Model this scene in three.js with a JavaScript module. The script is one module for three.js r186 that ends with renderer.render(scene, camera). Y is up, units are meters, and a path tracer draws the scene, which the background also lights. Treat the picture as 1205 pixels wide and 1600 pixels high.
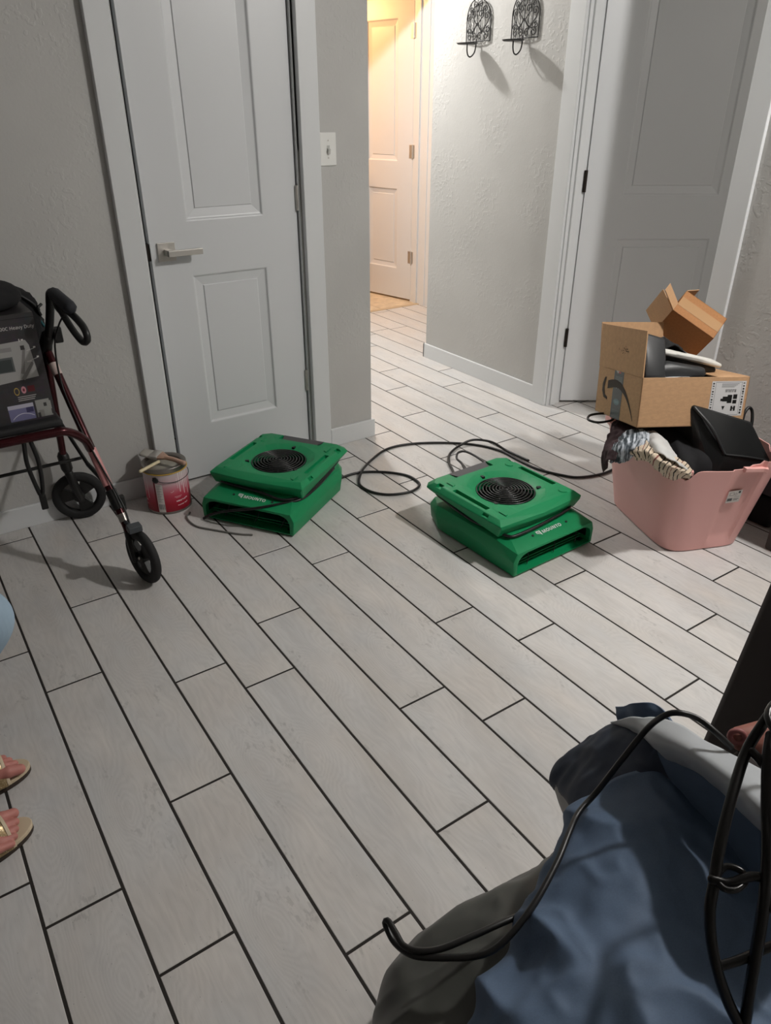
import * as THREE from 'three';
import { RoundedBoxGeometry } from 'three/addons/geometries/RoundedBoxGeometry.js';
import { ConvexGeometry } from 'three/addons/geometries/ConvexGeometry.js';
import { TextGeometry } from 'three/addons/geometries/TextGeometry.js';
import { FontLoader } from 'three/addons/loaders/FontLoader.js';
import { MarchingCubes } from 'three/addons/objects/MarchingCubes.js';
import { RectAreaLightUniformsLib } from 'three/addons/lights/RectAreaLightUniformsLib.js';
import { mergeGeometries, mergeVertices, toCreasedNormals } from 'three/addons/utils/BufferGeometryUtils.js';
import { Brush, Evaluator, SUBTRACTION } from 'three-bvh-csg';

// ------------------------------------------------------------------ camera, lamps, exposure
const scene = new THREE.Scene();
scene.background = new THREE.Color(0x000000);
const camera = new THREE.PerspectiveCamera(69.79, 1205 / 1600, 0.03, 60);
camera.rotation.order = 'YXZ';
camera.position.set(0, 1.3764, 0);
camera.rotation.set(-0.504586, -0.599006, 0.00057);
camera.updateMatrixWorld();
const renderer = new THREE.WebGLRenderer({ antialias: true });
renderer.toneMapping = THREE.LinearToneMapping;
renderer.toneMappingExposure = 0.69;
renderer.shadowMap.enabled = true;

const CEIL = 2.46;
// round LED ceiling domes (most light straight down, some to the sides), a warm bulb in the far room, a dim bulb behind the half-open door
const ROOM_LAMP = { pos: [2.4, CEIL - 0.03, -0.35], color: [1.0, 0.972, 0.938], power: 12.5, side: 6.2, size: 0.13 };
const HALL_LAMP = { pos: [2.22, CEIL - 0.03, -4.02], color: [1.0, 0.975, 0.945], power: 10.0, side: 5.4, size: 0.11 };
const BATH_LAMP = { pos: [2.72, 2.05, -5.75], color: [1.0, 0.50, 0.19], power: 5.6, radius: 3 };
const BEDROOM_LAMP = { pos: [3.4, 2.25, 0.35], color: [1.0, 0.96, 0.90], power: 3.6, radius: 3 };
RectAreaLightUniformsLib.init();
const lampLights = [];
for (const L of [ROOM_LAMP, HALL_LAMP]) {                            // power = candela straight down
  const p = new THREE.RectAreaLight(new THREE.Color().setRGB(...L.color), L.power / (L.size * L.size), L.size, L.size);
  p.position.set(L.pos[0], L.pos[1] - 0.014, L.pos[2]); p.lookAt(L.pos[0], 0, L.pos[2]);
  const q = new THREE.PointLight(p.color, L.side, 0, 2); q.position.set(L.pos[0], L.pos[1] - 0.045, L.pos[2]); q.castShadow = true; q.shadow.radius = 2.2; q.shadow.mapSize.set(2048, 2048); q.shadow.bias = -0.002; lampLights.push([p, q]);
}
for (const L of [BATH_LAMP, BEDROOM_LAMP]) {
  const p = new THREE.PointLight(new THREE.Color().setRGB(...L.color), L.power, 0, 2);
  p.position.set(...L.pos); p.castShadow = true; p.shadow.radius = L.radius; p.shadow.mapSize.set(1024, 1024); p.shadow.bias = -0.002; lampLights.push([p]);
}

// ------------------------------------------------------------------ helpers
function rng(seed) { let a = seed >>> 0; return () => { a = (a + 0x6D2B79F5) | 0; let t = Math.imul(a ^ (a >>> 15), 1 | a); t = (t + Math.imul(t ^ (t >>> 7), 61 | t)) ^ t; return ((t ^ (t >>> 14)) >>> 0) / 4294967296; }; }
const V = (x, y, z) => new THREE.Vector3(x, y, z);
const lerp = (a, b, t) => a + (b - a) * t, clamp = (x, a = 0, b = 1) => Math.min(b, Math.max(a, x));
const smooth = (a, b, x) => { const t = clamp((x - a) / (b - a)); return t * t * (3 - 2 * t); };
function hash2(x, y, s = 0) { let h = (Math.imul(x | 0, 374761393) + Math.imul(y | 0, 668265263) + Math.imul(s | 0, 362437)) | 0; h = Math.imul(h ^ (h >>> 13), 1274126177); return ((h ^ (h >>> 16)) >>> 0) / 4294967296; }
function vnoise(x, y, s = 0, px = 0, py = 0) {
  const xi = Math.floor(x), yi = Math.floor(y), fx = x - xi, fy = y - yi, u = fx * fx * (3 - 2 * fx), v = fy * fy * (3 - 2 * fy);
  const wx = (i) => px ? ((i % px) + px) % px : i, wy = (i) => py ? ((i % py) + py) % py : i;
  return lerp(lerp(hash2(wx(xi), wy(yi), s), hash2(wx(xi + 1), wy(yi), s), u), lerp(hash2(wx(xi), wy(yi + 1), s), hash2(wx(xi + 1), wy(yi + 1), s), u), v);
}
function fbm(x, y, s = 0, oct = 4, px = 0, py = 0) { let a = 0, w = 0.5, t = 0; for (let i = 0; i < oct; i++) { a += w * vnoise(x, y, s + i * 17, px, py); t += w; x *= 2; y *= 2; px *= 2; py *= 2; w *= 0.5; } return a / t; }
function dataTex(w, h, fn, srgb = true) {
  const d = new Uint8Array(w * h * 4);
  for (let y = 0; y < h; y++) for (let x = 0; x < w; x++) { const c = fn(x, y), i = (y * w + x) * 4; d[i] = clamp(c[0], 0, 255); d[i + 1] = clamp(c[1], 0, 255); d[i + 2] = clamp(c[2], 0, 255); d[i + 3] = 255; }
  const t = new THREE.DataTexture(d, w, h, THREE.RGBAFormat); t.wrapS = t.wrapT = THREE.RepeatWrapping; t.magFilter = THREE.LinearFilter; t.minFilter = THREE.LinearMipmapLinearFilter; t.generateMipmaps = true;
  if (srgb) t.colorSpace = THREE.SRGBColorSpace; t.needsUpdate = true; return t;
}
function canvasTex(w, h, draw) {
  const c = document.createElement('canvas'); c.width = w; c.height = h; draw(c.getContext('2d'), w, h);
  const t = new THREE.CanvasTexture(c); t.colorSpace = THREE.SRGBColorSpace; return t;
}
const std = (o) => new THREE.MeshStandardMaterial(o);
const srgb = (r, g, b) => new THREE.Color().setRGB(r / 255, g / 255, b / 255, THREE.SRGBColorSpace);

const used = new Map();
function numbered(n) { const k = used.get(n) || 0; used.set(n, k + 1); return k ? `${n}_${String(k).padStart(3, '0')}` : n; }
function mesh(name, geo, mat, parent) {
  const m = new THREE.Mesh(geo, mat); m.castShadow = m.receiveShadow = true; m.name = name; parent.add(m); return m;
}
function thing(name, label, category, pos = [0, 0, 0], group) {
  const g = new THREE.Group(); g.name = numbered(name); g.position.set(...pos); g.userData = { label, category }; if (group) g.userData.group = group; scene.add(g); return g;
}
function single(name, geo, mat, label, category, group) {
  const m = mesh(numbered(name), geo, mat, scene); m.userData = { label, category }; if (group) m.userData.group = group; return m;
}
function structure(name, geo, mat, label) {
  const m = geo ? mesh(name, geo, mat, scene) : (() => { const g = new THREE.Group(); g.name = name; scene.add(g); return g; })();
  m.userData = { kind: 'structure', label, category: name.split('_')[0] }; return m;
}
const norm = (g) => { let q = g.index ? g.toNonIndexed() : g; for (const k of Object.keys(q.attributes)) if (!['position', 'normal', 'uv'].includes(k)) q.deleteAttribute(k); if (!q.attributes.uv) q.setAttribute('uv', new THREE.BufferAttribute(new Float32Array(q.attributes.position.count * 2), 2)); return q; };
const merge = (l) => l.length === 1 ? l[0] : mergeGeometries(l.map(norm), false);
const bx = (x0, x1, y0, y1, z0, z1) => { const g = new THREE.BoxGeometry(x1 - x0, y1 - y0, z1 - z0); g.translate((x0 + x1) / 2, (y0 + y1) / 2, (z0 + z1) / 2); return g; };
const rb = (x0, x1, y0, y1, z0, z1, r = 0.004, s = 2) => { const g = new RoundedBoxGeometry(x1 - x0, y1 - y0, z1 - z0, s, Math.min(r, (x1 - x0) / 2.01, (y1 - y0) / 2.01, (z1 - z0) / 2.01)); g.translate((x0 + x1) / 2, (y0 + y1) / 2, (z0 + z1) / 2); return g; };
function metreUV(g, k = 1) {                                        // box-projected texture coordinates in metres
  g = g.index ? g.toNonIndexed() : g; const p = g.attributes.position, n = g.attributes.normal, uv = new Float32Array(p.count * 2);
  for (let i = 0; i < p.count; i++) { const ax = Math.abs(n.getX(i)), ay = Math.abs(n.getY(i)), az = Math.abs(n.getZ(i)); let u, v; if (ax >= ay && ax >= az) { u = p.getZ(i); v = p.getY(i); } else if (ay >= az) { u = p.getX(i); v = p.getZ(i); } else { u = p.getX(i); v = p.getY(i); } uv[2 * i] = u * k; uv[2 * i + 1] = v * k; }
  g.setAttribute('uv', new THREE.BufferAttribute(uv, 2)); return g;
}
const curve = (pts, closed = false, tension = 0.5) => new THREE.CatmullRomCurve3(pts.map((p) => p.isVector3 ? p : V(...p)), closed, 'catmullrom', tension);
const tube = (pts, r, n = 0, closed = false, rs = 8) => new THREE.TubeGeometry(curve(pts, closed), n || pts.length * 8, r, rs, closed);
function cappedTube(pts, r, n = 0, rs = 8) { const P = pts.map((p) => V(...p)); const g = [tube(pts, r, n, false, rs)]; for (const e of [P[0], P[P.length - 1]]) { const s = new THREE.SphereGeometry(r, rs, 5); s.translate(e.x, e.y, e.z); g.push(s); } return merge(g); }
function bar(a, b, r, rs = 12, r2 = r) { const A = V(...a), B = V(...b), d = B.clone().sub(A), g = new THREE.CylinderGeometry(r2, r, d.length(), rs); g.translate(0, d.length() / 2, 0); g.applyQuaternion(new THREE.Quaternion().setFromUnitVectors(V(0, 1, 0), d.normalize())); g.translate(A.x, A.y, A.z); return g; }
function hull(pts, r = 0, crease = 0.7) {                            // convex body through points, with rounded corners of radius r
  const L = []; const D = [];
  if (r) { for (let i = 0; i < 3; i++) for (let j = 0; j < 8; j++) { const th = (i - 1) * Math.PI / 4, ph = j * Math.PI / 4 + 0.2; D.push([Math.cos(th) * Math.cos(ph) * r, Math.sin(th) * r, Math.cos(th) * Math.sin(ph) * r]); } D.push([0, r, 0], [0, -r, 0]); } else D.push([0, 0, 0]);
  for (const p of pts) for (const d of D) L.push(V(p[0] + d[0], p[1] + d[1], p[2] + d[2]));
  let g = new ConvexGeometry(L); g = mergeVertices(g, 1e-5); return toCreasedNormals(g, crease);
}
// smooth cloth through a grid of control points: both faces, a rim, and wrinkles along the normal
function clothPatch(ctrl, nu, nv, { wr = 0.004, freq = 18, seed = 1, thick = 0.003, ridge = 0.5, dir = [1, 1] } = {}) {
  const R = ctrl.length, C = ctrl[0].length, cols = [];
  const rowCurves = ctrl.map((r) => curve(r));
  const P = [];
  for (let i = 0; i <= nu; i++) { const c = curve(rowCurves.map((k) => k.getPoint(i / nu))); cols.push(c); }
  for (let j = 0; j <= nv; j++) for (let i = 0; i <= nu; i++) P.push(cols[i].getPoint(j / nv));
  const id = (i, j) => j * (nu + 1) + i;
  const N = P.map((_, k) => { const i = k % (nu + 1), j = Math.floor(k / (nu + 1)); const a = P[id(Math.min(nu, i + 1), j)].clone().sub(P[id(Math.max(0, i - 1), j)]), b = P[id(i, Math.min(nv, j + 1))].clone().sub(P[id(i, Math.max(0, j - 1))]); const n = a.cross(b); if (n.lengthSq() < 1e-16) n.set(0, 1, 0); return n.normalize(); });
  let up = 0; for (const n of N) up += n.y; if (up < 0) for (const n of N) n.negate();
  P.forEach((p, k) => { const w = (fbm(p.x * freq * dir[0] + seed * 7.1, p.z * freq * dir[1] + p.y * freq * 0.7, seed, 3) - 0.5) * 2; const rdg = 1 - Math.abs(2 * vnoise(p.x * freq * 0.6 * dir[1] + p.y * 5, p.z * freq * 0.9 * dir[0], seed + 40) - 1); p.addScaledVector(N[k], wr * (w * (1 - ridge) + (rdg - 0.5) * ridge * 1.6) + wr * 0.22 * (1 - Math.abs(2 * vnoise(p.x * freq * 2.6 + p.z * freq * 1.2, p.z * freq * 2.1 - p.x * freq * 0.8, seed + 70) - 1))); });
  const pos = [], uv = [], idx = []; const M = P.length;
  for (const s of [1, -1]) P.forEach((p, k) => { const q = p.clone().addScaledVector(N[k], s * thick / 2); pos.push(q.x, q.y, q.z); uv.push((k % (nu + 1)) / nu, Math.floor(k / (nu + 1)) / nv); });
  const quad = (a, b, c, d) => idx.push(a, b, c, a, c, d);
  for (let j = 0; j < nv; j++) for (let i = 0; i < nu; i++) { const a = id(i, j), b = id(i + 1, j), c = id(i + 1, j + 1), d = id(i, j + 1); quad(a, d, c, b); quad(M + a, M + b, M + c, M + d); }
  for (let i = 0; i < nu; i++) { quad(id(i, 0), id(i + 1, 0), M + id(i + 1, 0), M + id(i, 0)); quad(id(i + 1, nv), id(i, nv), M + id(i, nv), M + id(i + 1, nv)); }
  for (let j = 0; j < nv; j++) { quad(id(0, j + 1), id(0, j), M + id(0, j), M + id(0, j + 1)); quad(id(nu, j), id(nu, j + 1), M + id(nu, j + 1), M + id(nu, j)); }
  let g = new THREE.BufferGeometry(); g.setAttribute('position', new THREE.Float32BufferAttribute(pos, 3)); g.setAttribute('uv', new THREE.Float32BufferAttribute(uv, 2)); g.setIndex(idx); g.computeVertexNormals(); return g;
}
const csg = new Evaluator(); csg.attributes = ['position', 'normal']; csg.useGroups = false;
const plain = (g) => { const q = (g.index ? g.toNonIndexed() : g).clone(); for (const k of Object.keys(q.attributes)) if (!['position', 'normal'].includes(k)) q.deleteAttribute(k); q.clearGroups(); return q; };
function cut(a, ...bs) { let A = new Brush(plain(a)); A.updateMatrixWorld(); for (const b of bs) { const B = new Brush(plain(b)); B.updateMatrixWorld(); A = csg.evaluate(A, B, SUBTRACTION); A.updateMatrixWorld(); } return A.geometry; }
const rrShape = (w, h, r) => { const s = new THREE.Shape(), x = -w / 2, y = -h / 2; s.moveTo(x + r, y); s.lineTo(x + w - r, y); s.absarc(x + w - r, y + r, r, -Math.PI / 2, 0); s.lineTo(x + w, y + h - r); s.absarc(x + w - r, y + h - r, r, 0, Math.PI / 2); s.lineTo(x + r, y + h); s.absarc(x + r, y + h - r, r, Math.PI / 2, Math.PI); s.lineTo(x, y + r); s.absarc(x + r, y + r, r, Math.PI, 1.5 * Math.PI); return s; };

// ------------------------------------------------------------------ materials of the building
const wallBump = dataTex(1024, 1024, (x, y) => {                     // fine sprayed plaster with scattered small crisp splashes
  const u = x / 1024, v = y / 1024; const a = fbm(u * 90, v * 90, 3, 2, 90, 90), b = fbm(u * 200, v * 200, 9, 2, 200, 200), m = fbm(u * 6, v * 6, 15, 2, 6, 6);
  const h = smooth(0.56, 0.70, a) * 150 * (0.15 + 1.1 * smooth(0.42, 0.72, m)) + b * 70; return [h, h, h]; }, false);
wallBump.repeat.set(1 / 1.1, 1 / 1.1);
const wallTone = dataTex(256, 256, (x, y) => { const n = fbm(x / 32, y / 32, 5, 4, 8, 8); const k = 0.97 + n * 0.06; return [190 * k, 189 * k, 186 * k]; });
wallTone.repeat.set(0.5, 0.5);
const M = {};
M.wall = std({ map: wallTone, roughness: 0.62, bumpMap: wallBump, bumpScale: 0.0007 });
M.wallRaked = std({ map: wallTone, roughness: 0.58, bumpMap: wallBump, bumpScale: 0.0009 });
M.ceiling = std({ color: srgb(186, 184, 180), roughness: 0.9, bumpMap: wallBump, bumpScale: 0.002 });
M.trim = std({ color: srgb(218, 220, 221), roughness: 0.38 });
M.door = std({ color: srgb(216, 218, 220), roughness: 0.36 });
M.nickel = std({ color: srgb(208, 204, 198), metalness: 0.85, roughness: 0.42 });
M.bronze = std({ color: srgb(52, 46, 42), metalness: 0.8, roughness: 0.45 });
M.blackMetal = std({ color: srgb(26, 25, 25), metalness: 0.3, roughness: 0.5 });
M.plate = std({ color: srgb(232, 232, 228), roughness: 0.35 });
M.grout = std({ color: srgb(40, 36, 33), roughness: 0.9 });
M.dark = std({ color: srgb(22, 21, 20), roughness: 0.8 });

// ------------------------------------------------------------------ floor: wood-look planks with dark grout
const TW = 0.15, TL = 0.888, TG = 0.0062, X0 = 0.577 * TW;
function plankTexture(seed) {
  return dataTex(256, 1536, (x, y) => {
    const u = x / 256, v = y / 1536; const warp = fbm(u * 3, v * 5, seed, 3) * 1.6, knot = Math.exp(-(((u - 0.3 - 0.4 * hash2(seed, 3)) * 4) ** 2 + ((v - 0.2 - 0.6 * hash2(seed, 4)) * 9) ** 2));
    const ring = Math.sin((u * 9 + warp * 5 + knot * 9 + v * 2) * 6.283 * 0.9), fine = fbm(u * 60, v * 9, seed + 5, 3), pore = fbm(u * 150, v * 26, seed + 8, 2);
    const blot = fbm(u * 2.2, v * 7, seed + 11, 4), streak = fbm(u * 13, v * 3, seed + 21, 3);
    let k = 0.975 + 0.012 * ring + 0.014 * (fine - 0.5) + 0.09 * (blot - 0.5) + 0.03 * (streak - 0.5);
    const mark = smooth(0.60, 0.72, fbm(u * 2.5, v * 9, seed + 61, 3));
    k -= 0.018 * smooth(0.62, 0.72, pore); k -= mark * 0.075 * smooth(0.58, 0.74, fbm(u * 22, v * 60, seed + 31, 3));
    const sp = hash2(x >> 1, y >> 1, seed); if (sp > 0.99975) k -= 0.35;
    const warm = (fbm(u * 2, v * 6, seed + 51, 3) - 0.5) * 15;
    return [(214 + warm * 0.4) * k, 211 * k, (208 - warm * 0.4) * k];
  });
}
const plankMats = [11, 23, 37, 41, 59, 67].map((s, i) => { const t = plankTexture(s); return std({ map: t, roughness: 0.36, bumpMap: t, bumpScale: 0.00018, color: new THREE.Color().setScalar([1, 0.97, 0.985, 1, 0.955, 0.975][i]) }); });
function plankGeo(w, l, flip) {                                      // top face with a pressed edge, open underneath
  const c = 0.0008, d = 0.009, hw = w / 2, hl = l / 2, pos = [], nor = [], uv = [];
  const F = (a, b, c2, e, n) => { for (const p of [a, b, c2, a, c2, e]) { pos.push(...p); nor.push(...n); const u = p[0] / TW + 0.5, v = p[2] / TL + 0.5; uv.push(flip & 1 ? 1 - u : u, flip & 2 ? 1 - v : v); } };
  const T = [[-hw + c, 0, hl - c], [hw - c, 0, hl - c], [hw - c, 0, -hl + c], [-hw + c, 0, -hl + c]], E = [[-hw, -c, hl], [hw, -c, hl], [hw, -c, -hl], [-hw, -c, -hl]], B = E.map((p) => [p[0], -d, p[2]]);
  F(...T, [0, 1, 0]);
  const ns = [[0, 0.7, 0.7], [0.7, 0.7, 0], [0, 0.7, -0.7], [-0.7, 0.7, 0]], n2 = [[0, 0, 1], [1, 0, 0], [0, 0, -1], [-1, 0, 0]];
  for (let i = 0; i < 4; i++) { const j = (i + 1) % 4; F(E[i], E[j], T[j], T[i], ns[i]); F(B[i], B[j], E[j], E[i], n2[i]); }
  const g = new THREE.BufferGeometry(); g.setAttribute('position', new THREE.Float32BufferAttribute(pos, 3)); g.setAttribute('normal', new THREE.Float32BufferAttribute(nor, 3)); g.setAttribute('uv', new THREE.Float32BufferAttribute(uv, 2)); return g;
}
{
  const floor = structure('floor', null, null, 'floor of pale whitewashed wood-look planks with dark grout lines');
  mesh('grout_bed', bx(-1.8, 5.2, -0.06, -0.0009, -4.745, 2.0), M.grout, floor);
  const full = [0, 1, 2, 3].map((f) => plankGeo(TW - TG, TL - TG, f)), r = rng(77);
  const phase = { '-1': -7.09, 0: -5.7, 1: -8.08, 2: -4.65, 3: -9.72, 4: -5.4, 5: -7.73, 6: -6.7, 7: -9.3, 8: -7.94, 9: -5.27, 10: -8.92, 11: -6.27, 12: -9.6, 13: -7.05, 14: -21.35, 15: -17.36, 16: -20.5, 17: -16.15 };
  const rest = [];
  const fwd = camera.getWorldDirection(V(0, 0, 0)).setY(0).normalize();
  for (let i = -12; i < 34; i++) {
    const xc = X0 + (i + 0.5) * TW; const ph = (phase[i] !== undefined ? phase[i] : -5 - r() * 5.9) * TW;
    for (let k = -8; k <= 8; k++) {
      let z1 = ph + k * TL, z0 = z1 - TL; if (z0 < -4.742) z0 = -4.742; if (z1 > 1.98) z1 = 1.98; if (z1 - z0 < 0.03 || xc < -1.75 || xc > 5.15) continue;
      const zc = (z0 + z1) / 2, f = Math.floor(r() * 4), mi = Math.floor(r() * plankMats.length), isFull = z1 - z0 > TL - 0.01;
      const d = Math.hypot(xc, zc), a = (xc * fwd.x + zc * fwd.z) / Math.max(d, 0.01);
      const inView = (a > 0.72 || d < 0.6) && !(xc < 1.6 && zc < -3.3) && !(xc > 2.95 && zc > -3.5) && zc < 0.3;
      const g = isFull ? full[f] : plankGeo(TW - TG, z1 - z0 - TG, f);
      if (inView) { const m = mesh('plank', g, plankMats[mi], floor); m.position.set(xc, 0, zc); }
      else { const q = g.clone(); q.translate(xc, 0, zc); rest.push(q); }
    }
  }
  const m = mesh('further_planks', merge(rest), plankMats[0], floor); m.userData.kind = 'stuff';
}
// warm stone floor of the lit room at the end of the hall
{
  const t = dataTex(128, 128, (x, y) => { const n = fbm(x / 16, y / 16, 71, 4, 8, 8); const k = 0.85 + 0.25 * n; return [214 * k, 196 * k, 168 * k]; });
  const m1 = std({ map: t, roughness: 0.4 });
  const g = structure('floor_bathroom', null, null, 'tan square floor tiles beyond the hall doorway');
  mesh('grout_bed', bx(2.3, 4.1, -0.06, -0.003, -6.6, -4.755), M.grout, g);
  mesh('threshold', rb(2.74, 3.56, -0.004, 0.004, -4.775, -4.73, 0.003), std({ color: srgb(190, 170, 140), roughness: 0.5 }), g);
  const tg = rb(-0.15, 0.15, -0.01, 0, -0.15, 0.15, 0.002, 1); { const uv = tg.attributes.uv; }
  for (let i = 0; i < 6; i++) for (let k = 0; k < 6; k++) mesh('floor_tile', tg, m1, g).position.set(2.46 + i * 0.304, 0, -4.93 - k * 0.304);
}

// ------------------------------------------------------------------ walls and ceiling
const ZW = -2.723, XE = 1.777, XR = 2.756, DH = 2.045;
const W = (name, label, boxes) => structure(name, metreUV(merge(boxes.map((b) => bx(...b)))), name === 'wall_right' ? M.wallRaked : M.wall, label);
W('wall_left', 'grey textured wall around the closed white door', [[-1.7, 0.832, 0, CEIL, ZW - 0.12, ZW], [1.457, XE, 0, CEIL, ZW - 0.12, ZW], [0.832, 1.457, DH, CEIL, ZW - 0.12, ZW]]);
W('wall_right', 'light grey textured wall with the two candle sconces and the half-open door', [[XR, XR + 0.1, 0, CEIL, -3.59, -2.552], [XR, XR + 0.1, 0, CEIL, -1.733, 1.9], [XR, XR + 0.1, DH, CEIL, -2.552, -1.733]]);
W('wall_hall', 'grey side wall of the hall behind the closed door', [[1.5, 1.6, 0, CEIL, -4.62, ZW - 0.12]]);
W('wall_end', 'end wall of the hall with the doorway to the lit room', [[1.5, 2.75, 0, CEIL, -4.74, -4.62], [3.562, 5.2, 0, CEIL, -4.74, -4.62], [2.75, 3.562, DH, CEIL, -4.74, -4.62]]);
W('wall_passage', 'wall of the side passage behind the half-open door room', [[XR + 0.1, 5.2, 0, CEIL, -3.59, -3.49], [5.1, 5.2, 0, CEIL, -4.62, -3.59]]);
W('wall_bedroom', 'far walls of the dark room behind the half-open door', [[5.1, 5.2, 0, CEIL, -3.49, 1.9], [XR + 0.1, 5.1, 0, CEIL, 1.8, 1.9]]);
W('wall_bathroom', 'walls of the warmly lit room at the end of the hall', [[2.3, 2.4, 0, CEIL, -6.6, -4.74], [4.0, 4.1, 0, CEIL, -6.6, -4.74], [2.3, 4.1, 0, CEIL, -6.7, -6.6]]);
W('wall_near', 'wall behind the viewer', [[-1.7, XR + 0.1, 0, CEIL, 1.9, 2.0]]);
W('wall_side', 'wall at the far left behind the seated person', [[-1.8, -1.7, 0, CEIL, -2.84, 2.0]]);
W('wall_closet', 'back of the closet behind the closed door', [[0.3, 1.5, 0, CEIL, -3.5, -3.42], [0.3, 0.38, 0, CEIL, -3.42, -2.843]]);
structure('ceiling', metreUV(bx(-1.8, 5.2, CEIL, CEIL + 0.1, -6.7, 2.0)), M.ceiling, 'white textured ceiling');

// baseboards (square-edged, with a small eased top)
const BH = 0.085, BT = 0.013;
const base = (name, label, boxes) => structure(name, merge(boxes.map((b) => rb(b[0], b[1], 0, BH, b[2], b[3], 0.0025))), M.trim, label);
base('baseboard_left', 'white baseboard along the wall behind the walker', [[-1.7, 0.745, ZW, ZW + BT]]);
base('baseboard_corner', 'short white baseboard wrapping the wall corner right of the closed door', [[1.551, XE + BT, ZW, ZW + BT], [XE, XE + BT, ZW - 0.12, ZW]]);
base('baseboard_right', 'white baseboard under the two candle sconces', [[XR - BT, XR, -3.59 - BT, -2.636], [XR - BT, XR + 0.1, -3.59 - BT, -3.59]]);
base('baseboard_far', 'white baseboard on the wall behind the pink tote', [[XR - BT, XR, -1.64, 1.9]]);

// casings and jambs
function casingZ(name, label, xa, xb, zf, dirn, out) {               // around an opening in a wall that faces z; out = how far the casing reaches
  const t = name === 'trim_1' ? 0.026 : 0.018, w = out, z0 = dirn > 0 ? zf : zf - t, z1 = dirn > 0 ? zf + t : zf, g = structure(name, null, null, label);
  mesh('casing', rb(xa - w, xa, 0, DH + w, z0, z1, 0.003), M.trim, g); mesh('casing', rb(xb, xb + w, 0, DH + w, z0, z1, 0.003), M.trim, g); mesh('head_casing', rb(xa, xb, DH, DH + w, z0, z1, 0.003), M.trim, g); return g;
}
const tr1 = casingZ('trim_1', 'white flat casing of the closed door', 0.824, 1.463, ZW, 1, 0.08);
mesh('jamb', merge([bx(0.824, 0.834, 0, DH, ZW - 0.12, ZW), bx(1.453, 1.463, 0, DH, ZW - 0.12, ZW), bx(0.834, 1.453, DH - 0.002, DH + 0.01, ZW - 0.12, ZW)]), M.trim, tr1);
mesh('door_stop', merge([bx(0.834, 0.838, 0, DH, ZW - 0.118, ZW - 0.095), bx(1.439, 1.453, 0, DH, ZW - 0.085, ZW - 0.055)]), M.trim, tr1);
{
  const t = 0.018, g = structure('trim_2', null, null, 'white casing and jamb of the half-open door'), za = -2.552, zb = -1.733;
  const prof = (z0, z1, y0, y1) => merge([rb(XR - t, XR, y0, y1, z0, z1, 0.003)]);
  mesh('casing', prof(za - 0.084, za + 0.006, 0, DH + 0.08), M.trim, g); mesh('casing', prof(zb - 0.006, zb + 0.084, 0, DH + 0.08), M.trim, g); mesh('head_casing', prof(za + 0.006, zb - 0.006, DH - 0.006, DH + 0.08), M.trim, g);
  mesh('jamb', merge([bx(XR, XR + 0.1, 0, DH, za, za + 0.012), bx(XR, XR + 0.1, 0, DH, zb - 0.012, zb), bx(XR, XR + 0.1, DH - 0.012, DH, za, zb)]), M.trim, g);
  mesh('door_stop', merge([rb(XR + 0.02, XR + 0.055, 0, DH - 0.012, za + 0.012, za + 0.023, 0.002), rb(XR + 0.02, XR + 0.055, 0, DH - 0.012, zb - 0.023, zb - 0.012, 0.002)]), M.trim, g);
}
{
  const g = casingZ('trim_3', 'white casing and jamb of the doorway to the lit room', 2.755, 3.556, -4.62, 1, 0.08);
  mesh('jamb', merge([bx(2.744, 2.756, 0, DH, -4.76, -4.62), bx(3.552, 3.564, 0, DH, -4.86, -4.62)]), M.trim, g);
  mesh('door_stop', merge([rb(3.541, 3.553, 0, DH, -4.80, -4.766, 0.002), rb(3.546, 3.553, 0, DH, -4.70, -4.668, 0.002)]), M.trim, g);
  mesh('casing', rb(3.556, 3.64, 0, DH + 0.08, -4.758, -4.74, 0.003), M.trim, g);
}

// ------------------------------------------------------------------ doors
function panelGeo(x0, x1, y0, y1, z) {                               // moulded sunk panel: lip, wide sloping band, quirk, field
  const prof = [[0, 0], [0.004, -0.001], [0.009, -0.007], [0.012, -0.008], [0.040, -0.0125], [0.0415, -0.0125], [0.044, -0.0085]], pos = [];
  const rect = (i, d) => [[x0 + i, y0 + i, z + d], [x1 - i, y0 + i, z + d], [x1 - i, y1 - i, z + d], [x0 + i, y1 - i, z + d]];
  for (let k = 0; k < prof.length - 1; k++) { const A = rect(...prof[k]), B = rect(...prof[k + 1]); for (let i = 0; i < 4; i++) { const j = (i + 1) % 4; pos.push(...A[i], ...A[j], ...B[j], ...A[i], ...B[j], ...B[i]); } }
  const F = rect(...prof[prof.length - 1]); pos.push(...F[0], ...F[1], ...F[2], ...F[0], ...F[2], ...F[3]);
  const g = new THREE.BufferGeometry(); g.setAttribute('position', new THREE.Float32BufferAttribute(pos, 3)); g.computeVertexNormals(); return norm(g);
}
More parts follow.
